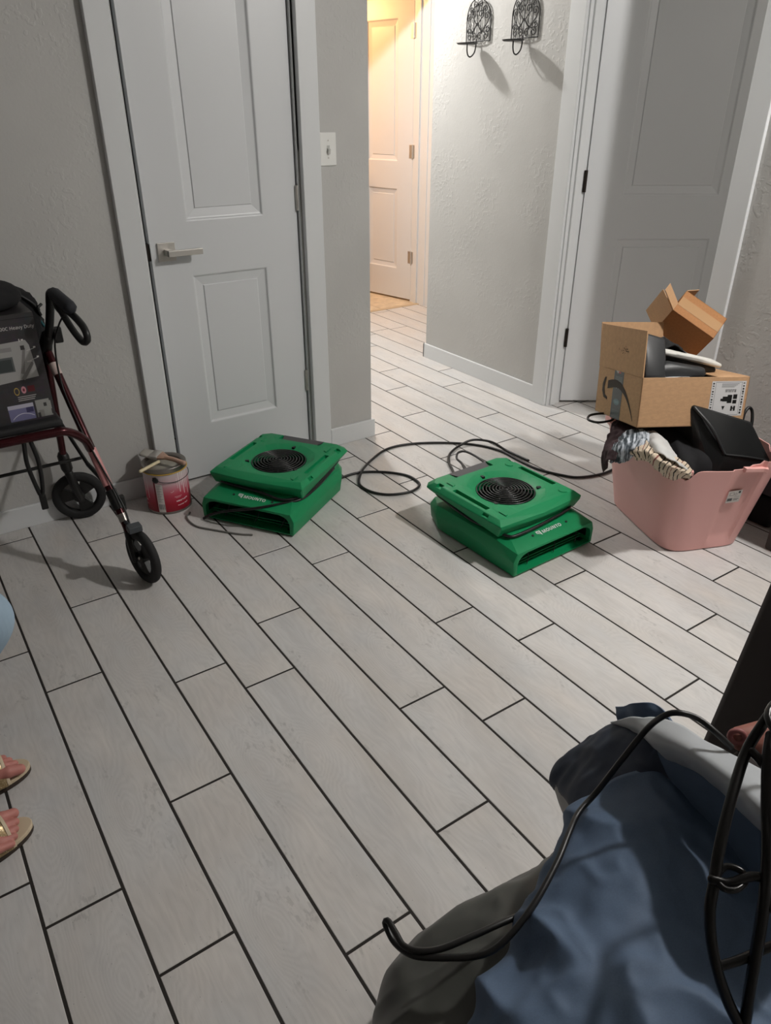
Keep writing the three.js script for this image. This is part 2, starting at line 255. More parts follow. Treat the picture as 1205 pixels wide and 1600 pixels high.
function makeDoor(name, label, hinge, turn, width, stile, side, hingeMat, hx = [0.335, 1.07, 1.83]) {   // leaf from the hinge along side*x, near face at z = 0
  const d = structure(name, null, null, label); d.position.set(...hinge); d.rotation.y = turn;
  const T = 0.035, H = 2.022, a = side > 0 ? 0 : -width, P = [[0.235 - 0.012, 0.826 - 0.012], [1.013 - 0.012, 1.914 - 0.012]];
  const s = new THREE.Shape(); s.moveTo(a, 0); s.lineTo(a + width, 0); s.lineTo(a + width, H); s.lineTo(a, H); s.closePath();
  for (const [y0, y1] of P) { const h = new THREE.Path(); h.moveTo(a + stile, y0); h.lineTo(a + stile, y1); h.lineTo(a + width - stile, y1); h.lineTo(a + width - stile, y0); h.closePath(); s.holes.push(h); }
  const g = new THREE.ExtrudeGeometry(s, { depth: T, bevelEnabled: false }); g.translate(0, 0, -T); mesh('slab', g, M.door, d);
  for (const [y0, y1] of P) { mesh('panel', panelGeo(a + stile, a + width - stile, y0, y1, 0), M.door, d); const b = panelGeo(a + stile, a + width - stile, y0, y1, 0); b.rotateY(Math.PI); b.translate(2 * a + width, 0, -T); mesh('panel', b, M.door, d); }
  return d;
}
function hingeGeo(y, x, z, leafDir) { return merge([bar([x, y - 0.045, z], [x, y + 0.045, z], 0.0065, 10), rb(Math.min(x, x + leafDir * 0.03), Math.max(x, x + leafDir * 0.03), y - 0.044, y + 0.044, z - 0.003, z + 0.001, 0.001)]); }
const door1 = makeDoor('door_1', 'closed white two-panel door with a square lever handle', [1.447, 0.012, ZW - 0.014], 0, 0.594, 0.143, -1, M.nickel);
for (const y of [0.323, 1.055, 1.82]) mesh('hinge', merge([bar([0.003, y - 0.045, 0.006], [0.003, y + 0.045, 0.006], 0.0068, 10), rb(0.002, 0.006, y - 0.044, y + 0.044, -0.03, 0.004, 0.001)]), M.nickel, door1);
{
  const h = new THREE.Group(); h.name = 'lever_handle'; door1.add(h); h.position.set(0.909 - 1.447, 0.905, 0);
  mesh('rose', rb(-0.032, 0.032, -0.032, 0.032, 0, 0.009, 0.0015), M.nickel, h);
  mesh('lever', merge([rb(-0.0105, 0.0105, -0.0105, 0.0105, 0.008, 0.056, 0.002), rb(-0.0105, 0.118, -0.0105, 0.0105, 0.044, 0.058, 0.002)]), M.nickel, h);
  mesh('latch', rb(-0.594 + 0.538 - 0.012, -0.594 + 0.538 + 0.004, -0.028, 0.03, -0.03, -0.006, 0.001), M.bronze, h);
}
const door2 = makeDoor('door_2', 'white two-panel door standing half open into a dark room', [2.846, 0.014, -2.53], 0, 0.80, 0.175, 1, M.bronze);
door2.rotation.y = -Math.atan2(0.5625, 0.827);
for (const y of [0.335, 1.062, 1.82]) mesh('hinge', merge([bar([-0.006, y - 0.046, 0.002], [-0.006, y + 0.046, 0.002], 0.008, 10), rb(-0.012, 0.002, y - 0.045, y + 0.045, -0.028, 0.003, 0.001)]), M.bronze, door2);
const door3 = makeDoor('door_3', 'white two-panel door glowing orange, open into the lit room at the hall end', [3.55, 0.014, -4.852], 0, 0.61, 0.15, -1, M.nickel);
door3.rotation.y = Math.PI / 2 + 0.208 + Math.PI; door3.rotation.y = -(Math.PI / 2 - 0.21);
for (const y of [0.325, 1.072, 1.82]) mesh('hinge', merge([bar([0.004, y - 0.045, 0.006], [0.004, y + 0.045, 0.006], 0.007, 10), rb(-0.03, 0.004, y - 0.045, y + 0.045, -0.002, 0.0022, 0.0008), rb(0.003, 0.034, y - 0.045, y + 0.045, -0.001, 0.0032, 0.0008)]), M.nickel, door3);
{
  const h = new THREE.Group(); h.name = 'lever_handle'; door3.add(h); h.position.set(-0.55, 0.905, 0);
  mesh('rose', rb(-0.032, 0.032, -0.032, 0.032, 0, 0.009, 0.0015), M.nickel, h);
  mesh('lever', merge([rb(-0.0105, 0.0105, -0.0105, 0.0105, 0.008, 0.056, 0.002), rb(-0.0105, 0.118, -0.0105, 0.0105, 0.044, 0.058, 0.002)]), M.nickel, h);
}

// light switch
{
  const s = thing('light_switch', 'white toggle light switch plate on the wall beside the closed door', 'switch', [1.588, 1.233, ZW]);
  mesh('cover_plate', rb(-0.0355, 0.0355, -0.0575, 0.0575, 0, 0.006, 0.003), M.plate, s);
  const tg = rb(-0.0045, 0.0045, -0.012, 0.006, 0.003, 0.019, 0.0015); tg.rotateX(0.35); mesh('toggle', tg, std({ color: srgb(205, 205, 200), roughness: 0.4 }), s);
  mesh('slot', rb(-0.0065, 0.0065, -0.013, 0.013, 0.004, 0.0068, 0.001), std({ color: srgb(190, 190, 186), roughness: 0.5 }), s);
  for (const y of [-0.03, 0.03]) { const c = new THREE.CylinderGeometry(0.0028, 0.0028, 0.002, 10); c.rotateX(Math.PI / 2); c.translate(0, y, 0.0066); mesh('screw', c, M.nickel, s); }
}

// ------------------------------------------------------------------ lamps (all above or beyond the frame)
function bulbLamp(L, light, label, drop) {
  const g = thing('ceiling_lamp', label, 'lamp', [0, 0, 0]); const [x, y, z] = L.pos;
  const cup = new THREE.LatheGeometry([[0.0, 0], [0.075, 0], [0.08, -0.012], [0.06, -0.022], [0.028, -0.026], [0.026, -drop + 0.045], [0, -drop + 0.045]].map((p) => new THREE.Vector2(...p)), 28); cup.translate(x, CEIL, z); mesh('lamp_holder', cup, M.plate, g);
  const b = new THREE.SphereGeometry(0.05, 24, 16); b.translate(x, y, z);
  mesh('bulb', b, std({ color: 0xffffff, emissive: new THREE.Color().setRGB(...L.color), emissiveIntensity: 3, roughness: 0.4 }), g);
  scene.add(...light);
}
function discLamp(L, light, label) {
  const g = thing('ceiling_lamp', label, 'lamp', [0, 0, 0]); const [x, y, z] = L.pos, r = L.size * 0.56;
  const ring = new THREE.LatheGeometry([[r, 0], [r + 0.022, 0], [r + 0.022, 0.022], [r + 0.012, 0.03], [0, 0.03], [0, 0.012], [r, 0.008], [r, 0]].map((p) => new THREE.Vector2(...p)), 40); ring.translate(x, y, z); mesh('trim_ring', ring, M.plate, g);
  const d = new THREE.CylinderGeometry(r, r, 0.006, 40); d.translate(x, y + 0.002, z);
  mesh('diffuser', d, std({ color: 0xffffff, emissive: new THREE.Color().setRGB(...L.color), emissiveIntensity: 3, roughness: 0.4 }), g);
  scene.add(...light);
}
discLamp(ROOM_LAMP, lampLights[0], 'round white ceiling disc light of the main room');
discLamp(HALL_LAMP, lampLights[1], 'round white ceiling disc light of the hall');
bulbLamp(BATH_LAMP, lampLights[2], 'warm round bulb in the room at the hall end', CEIL - BATH_LAMP.pos[1]);
bulbLamp(BEDROOM_LAMP, lampLights[3], 'dim round bulb in the room behind the half-open door', CEIL - BEDROOM_LAMP.pos[1]);
const COAT_BODY = [[[0.708,0.4,-0.461],[0.653,0.46,-0.447],[0.715,0.5,-0.441],[0.775,0.52,-0.401],[0.807,0.52,-0.337],[0.811,0.52,-0.256],[0.84,0.5,-0.183]],[[0.642,0.41,-0.428],[0.594,0.47,-0.413],[0.634,0.51,-0.374],[0.682,0.52,-0.32],[0.713,0.52,-0.264],[0.739,0.52,-0.213],[0.778,0.5,-0.151]],[[0.547,0.41,-0.391],[0.51,0.47,-0.378],[0.534,0.52,-0.321],[0.579,0.53,-0.263],[0.622,0.53,-0.214],[0.661,0.53,-0.169],[0.727,0.5,-0.109]],[[0.454,0.41,-0.357],[0.424,0.47,-0.346],[0.45,0.52,-0.284],[0.499,0.53,-0.227],[0.552,0.53,-0.174],[0.601,0.53,-0.133],[0.663,0.5,-0.07]],[[0.364,0.4,-0.323],[0.341,0.46,-0.314],[0.363,0.52,-0.248],[0.426,0.53,-0.184],[0.487,0.53,-0.129],[0.533,0.52,-0.089],[0.602,0.5,-0.026]],[[0.295,0.38,-0.298],[0.277,0.44,-0.291],[0.305,0.5,-0.222],[0.369,0.52,-0.15],[0.432,0.52,-0.089],[0.493,0.5,-0.05],[0.566,0.48,0.009]]];
const COAT_SLEEVE = [[[0.682,0.43,-0.443],[0.668,0.4,-0.45],[0.673,0.33,-0.471],[0.769,0.15,-0.541]],[[0.575,0.43,-0.4],[0.567,0.4,-0.437],[0.573,0.32,-0.474],[0.681,0.1,-0.558]],[[0.513,0.43,-0.375],[0.491,0.4,-0.436],[0.47,0.32,-0.486],[0.569,0.08,-0.576]],[[0.458,0.43,-0.36],[0.419,0.4,-0.419],[0.396,0.32,-0.486],[0.485,0.06,-0.578]],[[0.406,0.43,-0.339],[0.355,0.4,-0.393],[0.334,0.32,-0.465],[0.42,0.04,-0.558]],[[0.346,0.43,-0.311],[0.3,0.4,-0.36],[0.28,0.32,-0.42],[0.355,0.03,-0.502]],[[0.282,0.42,-0.284],[0.237,0.4,-0.324],[0.222,0.3,-0.384],[0.281,0.03,-0.449]]];
const COAT_HOOD = [[[0.913,0.38,-0.566],[0.864,0.44,-0.546],[0.825,0.5,-0.483],[0.809,0.54,-0.407],[0.811,0.55,-0.337]],[[0.868,0.36,-0.582],[0.822,0.42,-0.566],[0.79,0.48,-0.489],[0.785,0.52,-0.408],[0.792,0.53,-0.329]],[[0.827,0.32,-0.591],[0.784,0.38,-0.577],[0.754,0.45,-0.491],[0.754,0.5,-0.414],[0.771,0.51,-0.331]],[[0.791,0.28,-0.586],[0.751,0.34,-0.575],[0.713,0.42,-0.489],[0.706,0.47,-0.428],[0.742,0.49,-0.357]],[[0.747,0.33,-0.494],[0.706,0.39,-0.482],[0.686,0.43,-0.447],[0.678,0.455,-0.408],[0.693,0.47,-0.371]]];
const COAT_BAND = [[[0.836,0.46,-0.544],[0.805,0.542,-0.476],[0.776,0.605,-0.398],[0.754,0.635,-0.329],[0.748,0.655,-0.255],[0.762,0.645,-0.193]],[[0.828,0.48,-0.514],[0.769,0.568,-0.44],[0.729,0.63,-0.359],[0.708,0.655,-0.294],[0.686,0.675,-0.223],[0.697,0.665,-0.157]],[[0.833,0.475,-0.504],[0.756,0.573,-0.42],[0.721,0.625,-0.343],[0.702,0.645,-0.279],[0.673,0.665,-0.213],[0.686,0.645,-0.145]],[[0.853,0.448,-0.508],[0.782,0.535,-0.426],[0.749,0.585,-0.348],[0.727,0.605,-0.281],[0.704,0.615,-0.218],[0.707,0.605,-0.145]],[[0.865,0.47,-0.508],[0.794,0.47,-0.426],[0.761,0.47,-0.348],[0.739,0.47,-0.281],[0.716,0.47,-0.218],[0.719,0.47,-0.145]]];
const COAT_FLAP = [[[0.929,0.4,-0.593],[0.914,0.46,-0.547],[0.925,0.47,-0.517],[0.922,0.46,-0.468]],[[0.912,0.4,-0.581],[0.909,0.45,-0.536],[0.919,0.46,-0.506],[0.925,0.45,-0.466]],[[0.917,0.38,-0.573],[0.908,0.43,-0.528],[0.916,0.44,-0.496],[0.923,0.44,-0.461]]];
const COAT_LINING = [[[0.754,0.33,-0.583],[0.729,0.375,-0.524],[0.708,0.4,-0.471]],[[0.756,0.3,-0.565],[0.718,0.35,-0.507],[0.687,0.39,-0.457]],[[0.762,0.26,-0.543],[0.711,0.32,-0.489],[0.672,0.37,-0.448]]];
const MAROON = [[[2.103,0.36,-1.604],[2.154,0.38,-1.6],[2.152,0.38,-1.54]],[[1.975,0.35,-1.52],[2.021,0.38,-1.514],[2.038,0.38,-1.461]],[[1.932,0.31,-1.493],[1.926,0.36,-1.46],[1.923,0.38,-1.407]],[[1.933,0.26,-1.476],[1.884,0.33,-1.43],[1.865,0.36,-1.389]]];
const TIEDYE = [[[1.965,0.37,-1.471],[1.997,0.4,-1.459],[2.03,0.41,-1.434],[2.051,0.4,-1.395]],[[1.915,0.36,-1.448],[1.918,0.4,-1.407],[1.959,0.41,-1.377],[1.993,0.4,-1.355]],[[1.916,0.33,-1.451],[1.893,0.38,-1.39],[1.922,0.39,-1.368],[1.959,0.38,-1.358]],[[1.963,0.29,-1.479],[1.922,0.33,-1.41],[1.94,0.34,-1.39],[1.961,0.35,-1.387]]];
const WHITECLOTH = [[[2.074,0.38,-1.45],[2.073,0.4,-1.407],[2.062,0.39,-1.35],[2.075,0.36,-1.333]],[[2.005,0.39,-1.388],[1.964,0.42,-1.319],[1.971,0.4,-1.271],[2.022,0.36,-1.258]],[[1.976,0.38,-1.346],[1.921,0.41,-1.266],[1.939,0.39,-1.213],[2.022,0.34,-1.215]]];
const STRIPE = [[[1.952,0.39,-1.398],[1.973,0.41,-1.367],[1.946,0.41,-1.31],[1.955,0.4,-1.258],[2.012,0.37,-1.239],[2.047,0.34,-1.233]],[[1.914,0.38,-1.376],[1.908,0.41,-1.323],[1.893,0.41,-1.274],[1.901,0.4,-1.225],[1.942,0.38,-1.203],[2.009,0.34,-1.201]],[[1.936,0.355,-1.378],[1.911,0.38,-1.317],[1.907,0.38,-1.284],[1.905,0.37,-1.231],[1.948,0.35,-1.218],[2.025,0.32,-1.217]],[[1.981,0.33,-1.388],[1.97,0.34,-1.345],[1.958,0.34,-1.305],[1.948,0.32,-1.258],[1.994,0.31,-1.251],[2.063,0.29,-1.253]]];
const STRAP_MAIN = [[0.355,0.455,-0.397],[0.382,0.47,-0.37],[0.41,0.485,-0.356],[0.465,0.505,-0.36],[0.53,0.515,-0.382],[0.58,0.515,-0.406],[0.617,0.51,-0.423],[0.662,0.52,-0.429],[0.687,0.57,-0.42],[0.715,0.625,-0.409],[0.716,0.665,-0.39],[0.721,0.68,-0.375],[0.739,0.675,-0.357],[0.747,0.665,-0.332],[0.757,0.65,-0.314]];
const STRAP_LOOP = [[0.382,0.47,-0.37],[0.355,0.455,-0.397],[0.333,0.44,-0.426],[0.327,0.43,-0.456],[0.328,0.435,-0.478],[0.329,0.44,-0.482],[0.331,0.445,-0.477],[0.33,0.445,-0.459],[0.329,0.445,-0.44],[0.339,0.45,-0.422],[0.362,0.455,-0.406],[0.403,0.462,-0.393],[0.449,0.462,-0.384],[0.489,0.455,-0.378]];
const WIRE_A = [[0.723,0.78,-0.266],[0.698,0.76,-0.265],[0.665,0.74,-0.259],[0.607,0.72,-0.235],[0.566,0.7,-0.215],[0.546,0.68,-0.202],[0.533,0.66,-0.193],[0.527,0.63,-0.18],[0.524,0.6,-0.163],[0.526,0.57,-0.144],[0.531,0.545,-0.126]];
const WIRE_B = [[0.694,0.76,-0.251],[0.667,0.75,-0.236],[0.63,0.73,-0.209],[0.599,0.71,-0.184],[0.576,0.68,-0.165],[0.565,0.65,-0.155],[0.553,0.61,-0.144],[0.541,0.57,-0.133],[0.532,0.545,-0.125]];
const WIRE_C = [[0.671,0.745,-0.255],[0.666,0.745,-0.241],[0.657,0.74,-0.227],[0.613,0.72,-0.193],[0.577,0.67,-0.156]];
const BAR_A = [[0.544,0.685,-0.204],[0.555,0.685,-0.192],[0.576,0.69,-0.182],[0.589,0.69,-0.169],[0.598,0.69,-0.15]];
const BAR_B = [[0.527,0.605,-0.165],[0.55,0.61,-0.155],[0.578,0.62,-0.144],[0.604,0.63,-0.131]];
const BAR_C = [[0.549,0.685,-0.204],[0.545,0.685,-0.192],[0.554,0.685,-0.184],[0.57,0.685,-0.184],[0.573,0.69,-0.191],[0.565,0.69,-0.203],[0.549,0.685,-0.204]];
const BAGV = [[2.176,0.485,-1.347],[2.221,0.345,-1.229],[2.374,0.31,-1.16],[2.352,0.42,-1.241],[2.194,0.27,-1.231],[2.23,0.36,-1.444],[2.432,0.22,-1.211]];
const TOY = [[0.916,0.5,-0.38],[0.931,0.5,-0.365],[0.955,0.5,-0.354]];

// ------------------------------------------------------------------ the two green air movers
const font = await new FontLoader().loadAsync('fonts/droid/droid_sans_bold.typeface.json');
const noiseBump = dataTex(128, 128, (x, y) => { const n = hash2(x, y, 4) * 255; return [n, n, n]; }, false); noiseBump.repeat.set(40, 40);
M.green = std({ color: srgb(0, 136, 82), roughness: 0.5 });
M.blackPlastic = std({ color: srgb(18, 18, 18), roughness: 0.45 });
M.cable = std({ color: srgb(20, 19, 19), roughness: 0.42 });
M.wire = std({ color: srgb(70, 70, 70), metalness: 0.7, roughness: 0.32 });
M.greyLabel = std({ color: srgb(78, 76, 78), roughness: 0.6 });
M.whitePrint = std({ color: srgb(225, 228, 225), roughness: 0.5 });
const fanGeo = (() => {
  const G = {};
  const half = (l) => l.flatMap(([x, y, z]) => [[x, y, z], [-x, y, z]]);
  let b = hull(half([[0.190, 0.010, 0.240], [0.190, 0.010, -0.150], [0.150, 0.010, -0.238], [0.194, 0.060, 0.238], [0.194, 0.062, -0.160], [0.155, 0.062, -0.241], [0.182, 0.088, 0.240], [0.150, 0.116, 0.158], [0.186, 0.098, 0.150], [0.182, 0.092, -0.170], [0.145, 0.088, -0.228]]), 0.004, 0.45);
  const os = new THREE.Shape(); os.moveTo(-0.180, 0.012); os.lineTo(0.180, 0.012); os.lineTo(0.180, 0.050); os.quadraticCurveTo(0.176, 0.078, 0.135, 0.083); os.lineTo(-0.135, 0.083); os.quadraticCurveTo(-0.176, 0.078, -0.180, 0.050); os.closePath();
  const duct = new THREE.ExtrudeGeometry(os, { depth: 0.30, bevelEnabled: false, curveSegments: 6 }); duct.translate(0, 0, -0.02);
  G.base = toCreasedNormals(cut(b, duct), 0.45);
  const liner = new THREE.ExtrudeGeometry(os, { depth: 0.002, bevelEnabled: false, curveSegments: 6 }); liner.translate(0, 0, -0.0185); const os2 = new THREE.Shape(); os2.moveTo(-0.1792, 0.030); os2.lineTo(-0.1792, 0.050); os2.quadraticCurveTo(-0.175, 0.0772, -0.135, 0.0822); os2.lineTo(0.135, 0.0822); os2.quadraticCurveTo(0.175, 0.0772, 0.1792, 0.050); os2.lineTo(0.1792, 0.030); os2.lineTo(0.1772, 0.030); os2.lineTo(0.1772, 0.050); os2.quadraticCurveTo(0.173, 0.0752, 0.135, 0.0802); os2.lineTo(-0.135, 0.0802); os2.quadraticCurveTo(-0.173, 0.0752, -0.1772, 0.050); os2.lineTo(-0.1772, 0.030); os2.closePath();
  const sleeve = new THREE.ExtrudeGeometry(os2, { depth: 0.245, bevelEnabled: false, curveSegments: 6 }); sleeve.translate(0, 0, -0.0185); G.duct = merge([liner, sleeve]);
  let s = hull(half([[0.186, 0.119, 0.150], [0.168, 0.124, -0.150], [0.190, 0.150, 0.166], [0.190, 0.148, -0.205], [0.172, 0.150, -0.225], [0.194, 0.160, 0.166], [0.196, 0.156, -0.215], [0.176, 0.158, -0.232], [0.180, 0.1735, 0.145], [0.180, 0.1735, -0.195], [0.150, 0.1735, -0.216]]).concat([[0, 0.150, 0.178], [0.06, 0.150, 0.177], [-0.06, 0.150, 0.177], [0, 0.119, 0.160], [0, 0.160, 0.178]]), 0.004, 0.4);
  const inlet = new THREE.CylinderGeometry(0.108, 0.108, 0.09, 48); inlet.translate(0, 0.172, -0.012);
  const cone = new THREE.CylinderGeometry(0.146, 0.108, 0.016, 48); cone.translate(0, 0.172, -0.012);
  const slots = []; for (const x of [-1, 1]) { slots.push(rb(x * 0.163 - 0.010, x * 0.163 + 0.010, 0.163, 0.2, -0.105, 0.070, 0.003)); slots.push(bx(Math.min(x * 0.17, x * 0.22), Math.max(x * 0.17, x * 0.22), 0.168, 0.2, -0.178, -0.150)); slots.push(bx(Math.min(x * 0.185, x * 0.22), Math.max(x * 0.185, x * 0.22), 0.164, 0.2, 0.072, 0.100)); }
  const back = bx(-0.095, 0.095, 0.168, 0.2, -0.26, -0.178);
  G.shell = toCreasedNormals(cut(s, cone, inlet, ...slots, back), 0.4);
  const lab = new THREE.Shape(); lab.moveTo(-0.093, 0); lab.lineTo(0.093, 0); lab.lineTo(0.075, 0.045); lab.quadraticCurveTo(0.065, 0.052, 0.05, 0.050); lab.quadraticCurveTo(0, 0.042, -0.05, 0.050); lab.quadraticCurveTo(-0.065, 0.052, -0.075, 0.045); lab.closePath();
  G.label = new THREE.ExtrudeGeometry(lab, { depth: 0.004, bevelEnabled: false }); G.label.rotateX(Math.PI / 2); G.label.translate(0, 0.1752, -0.222);
  const tab = new THREE.CylinderGeometry(0.017, 0.019, 0.004, 24, 1, false, 0, Math.PI); G.tab = tab;
  G.rings = []; for (let k = 1; k <= 9; k++) { const t = new THREE.TorusGeometry(k * 0.0116, 0.0021, 6, 44); t.rotateX(Math.PI / 2); t.translate(0, 0.1735 - 0.008 * (k / 9) ** 2, -0.012); G.rings.push(t); }
  G.spokes = []; for (let k = 0; k < 3; k++) { const a = k * Math.PI * 2 / 3 + Math.PI / 2; const c = Math.cos(a), n = Math.sin(a); G.spokes.push({ spoke: tube([[0, 0.171, -0.012], [c * 0.06, 0.168, -0.012 - n * 0.06], [c * 0.112, 0.1625, -0.012 - n * 0.112], [c * 0.122, 0.167, -0.012 - n * 0.122]], 0.0019, 14, false, 6), clip: (() => { const q = rb(-0.006, 0.006, 0, 0.011, -0.008, 0.008, 0.002); q.rotateY(a - Math.PI / 2); q.translate(c * 0.122, 0.164, -0.012 - n * 0.122); return q; })() }); }
  const disc = new THREE.CylinderGeometry(0.1075, 0.1075, 0.004, 40); disc.translate(0, 0.131, -0.012);
  const hub = new THREE.CylinderGeometry(0.035, 0.04, 0.022, 28); hub.translate(0, 0.143, -0.012);
  const blades = []; for (let k = 0; k < 11; k++) { const q = bx(0.042, 0.102, 0.133, 0.151, -0.0012, 0.0012); q.rotateX(0.5); q.translate(0, 0.06, -0.07); q.rotateY(k * Math.PI * 2 / 11); blades.push(q); }
  const bl = []; for (let k = 0; k < 11; k++) { const q = bx(0.042, 0.102, 0, 0.018, -0.0012, 0.0012); q.rotateY(k * Math.PI * 2 / 11); q.translate(0, 0.133, -0.012); bl.push(q); }
  G.impeller = merge([disc, hub, ...bl]);
  const ribs = []; for (const y of [0.022, 0.033]) ribs.push(rb(-0.172, 0.172, y - 0.0016, y + 0.0016, 0.205, 0.209, 0.001)); G.guardBars = ribs;
  G.guardWires = [-0.10, 0.03, 0.14].map((x) => tube([[x - 0.012, 0.016, 0.222], [x, 0.04, 0.215], [x + 0.002, 0.058, 0.205]], 0.0017, 8, false, 6));
  // lettering on the sloping front face
  const tg = new TextGeometry('MOUNTO', { font, size: 0.0135, depth: 0.0007, curveSegments: 2 }); tg.computeBoundingBox(); const w = tg.boundingBox.max.x; tg.scale(1.12, 1, 1);
  const logo = [tg]; const mk = (pts) => { const sh = new THREE.Shape(pts.map((p) => new THREE.Vector2(...p))); return new THREE.ExtrudeGeometry(sh, { depth: 0.0007, bevelEnabled: false }); };
  logo.push(mk([[-0.024, 0.017], [-0.012, 0.017], [-0.012, 0.013], [-0.020, 0.013], [-0.020, 0.004], [-0.024, 0.008]]), mk([[-0.0175, 0.011], [-0.0135, 0.011], [-0.0135, 0.0015], [-0.0175, 0.005]]), mk([[-0.0105, 0.017], [-0.005, 0.017], [-0.005, -0.004], [-0.0105, 0.0005]]));
  G.logo = merge(logo); G.logo.translate(-w / 2 + 0.01, -0.006, 0);
  const ang = Math.atan2(0.116 - 0.088, 0.240 - 0.158); G.logo.rotateX(-(Math.PI / 2 - ang)); G.logo.translate(0.0, 0.1012 + 0.0040, 0.203 + 0.0014);
  G.rivet = new THREE.CylinderGeometry(0.0045, 0.0045, 0.003, 12); G.rivet.rotateX(ang);
  G.foot = rb(-0.014, 0.014, 0, 0.012, -0.014, 0.014, 0.003);
  return G;
})();
function airMover(label, pos, turn) {
  const f = thing('air_mover', label, 'air mover', pos, 'green low-profile air movers'); f.rotation.y = turn;
  const base = mesh('base_housing', fanGeo.base, M.green, f); mesh('outlet_liner', fanGeo.duct, M.blackPlastic, base);
  const top = mesh('top_housing', fanGeo.shell, M.green, f);
  mesh('label_panel', fanGeo.label, M.greyLabel, top);
  for (const [x, z, r] of [[-0.150, -0.145, 1], [-0.150, 0.125, 1], [0.150, -0.145, -1], [0.150, 0.125, -1]]) { const t = mesh('stacking_tab', fanGeo.tab, M.green, top); t.position.set(x, 0.1785, z); t.rotation.y = r > 0 ? 0 : Math.PI; }
  const grille = new THREE.Group(); grille.name = 'inlet_grille'; f.add(grille);
  for (const r of fanGeo.rings) mesh('grille_ring', r, M.wire, grille);
  for (const s of fanGeo.spokes) { mesh('grille_spoke', s.spoke, M.wire, grille); mesh('grille_clip', s.clip, M.blackPlastic, grille); }
  mesh('impeller', fanGeo.impeller, M.blackPlastic, f);
  for (const g of fanGeo.guardBars) mesh('outlet_bar', g, M.green, base);
  for (const g of fanGeo.guardWires) mesh('outlet_wire', g, M.wire, base);
  mesh('lettering', fanGeo.logo, M.whitePrint, base);
  for (const x of [-0.075, 0.09]) { const r = mesh('rivet', fanGeo.rivet, M.blackPlastic, base); r.position.set(x, 0.1055, 0.203); }
  for (const [x, z] of [[-0.165, 0.21], [0.165, 0.21], [-0.15, -0.19], [0.15, -0.19]]) mesh('foot', fanGeo.foot, M.blackPlastic, f).position.set(x, 0, z);
  return f;
}
const fanR = airMover('green air mover with its outlet facing the viewer, left of the pink tote', [1.685, 0, -1.688], 0.03);
mesh('power_cord', tube([[-0.172, 0.122, 0.10], [-0.183, 0.116, 0.02], [-0.182, 0.128, -0.12], [-0.165, 0.142, -0.2], [0, 0.140, -0.232], [0.165, 0.136, -0.2], [0.184, 0.126, -0.05], [0.181, 0.124, 0.08], [0.155, 0.126, 0.160], [0.02, 0.124, 0.183], [-0.13, 0.121, 0.188], [-0.165, 0.120, 0.170]], 0.0055, 120, true), M.cable, fanR);
const fanL = airMover('green air mover with its dark outlet toward the paint can, by the closed door', [1.116, 0, -2.382], -0.9896);
mesh('power_cord', tube([[-0.16, 0.126, 0.155], [-0.182, 0.124, 0.05], [-0.182, 0.132, -0.12], [-0.165, 0.140, -0.2], [0, 0.142, -0.232], [0.165, 0.138, -0.2], [0.187, 0.128, -0.05], [0.186, 0.120, 0.08], [0.172, 0.117, 0.150], [0.120, 0.116, 0.190], [0.02, 0.124, 0.180]], 0.0055, 110, true), M.cable, fanL);
mesh('power_cord', tube([[0.183, 0.118, -0.12], [0.192, 0.115, 0.03], [0.180, 0.111, 0.150], [0.120, 0.105, 0.205], [0.04, 0.091, 0.246], [-0.08, 0.060, 0.258], [-0.15, 0.030, 0.256], [-0.185, 0.007, 0.258]], 0.0055, 70), M.cable, fanL);

// cables on the floor
single('extension_cord', cappedTube([[1.40, 0.006, -2.40], [1.48, 0.006, -2.405], [1.539, 0.006, -2.385], [1.604, 0.006, -2.335], [1.654, 0.006, -2.266], [1.659, 0.006, -2.196], [1.638, 0.006, -2.153], [1.575, 0.006, -2.134], [1.497, 0.006, -2.159], [1.453, 0.006, -2.209], [1.439, 0.006, -2.274], [1.458, 0.006, -2.333], [1.518, 0.017, -2.396], [1.623, 0.006, -2.482], [1.74, 0.006, -2.537], [1.859, 0.006, -2.526], [1.991, 0.006, -2.454], [2.1, 0.006, -2.353], [2.154, 0.006, -2.238], [2.154, 0.006, -2.104], [2.159, 0.006, -1.998], [2.197, 0.006, -1.903], [2.246, 0.006, -1.84], [2.36, 0.006, -1.807], [2.5, 0.006, -1.82]], 0.0055, 240), M.cable, 'long black cord looping on the floor between the two green air movers', 'cord');
{
  const c = thing('jumper_cord', 'short black cord arching behind the right green air mover to its plug', 'cord');
  mesh('cable', cappedTube([[1.70, 0.012, -2.01], [1.80, 0.010, -2.12], [1.847, 0.008, -2.195], [1.886, 0.008, -2.27], [1.949, 0.008, -2.335], [2.032, 0.010, -2.373], [2.105, 0.024, -2.365], [2.16, 0.024, -2.30], [2.178, 0.008, -2.225], [2.180, 0.008, -2.15], [2.185, 0.008, -2.08]], 0.0055, 120), M.cable, c);
  mesh('cable', cappedTube([[1.74, 0.05, -1.955], [1.80, 0.055, -2.03], [1.86, 0.05, -2.15], [1.885, 0.045, -2.215], [1.925, 0.05, -2.25], [1.95, 0.055, -2.22], [1.94, 0.055, -2.10], [1.88, 0.05, -1.97]], 0.005, 80), M.cable, c);
  mesh('plug', merge([hull([[1.80, 0.05, -2.03], [1.83, 0.05, -2.085]], 0.012, 1), bar([1.83, 0.05, -2.085], [1.856, 0.05, -2.14], 0.009, 10, 0.0055)]), M.blackPlastic, c);
}
single('loose_cable', cappedTube([[0.90, 0.004, -2.185], [0.86, 0.004, -2.22], [0.80, 0.004, -2.295], [0.76, 0.004, -2.350], [0.748, 0.004, -2.40], [0.752, 0.004, -2.45], [0.775, 0.004, -2.475]], 0.0035, 60), std({ color: srgb(120, 118, 114), roughness: 0.5 }), 'thin grey cable curling out from under the left green air mover', 'cord');

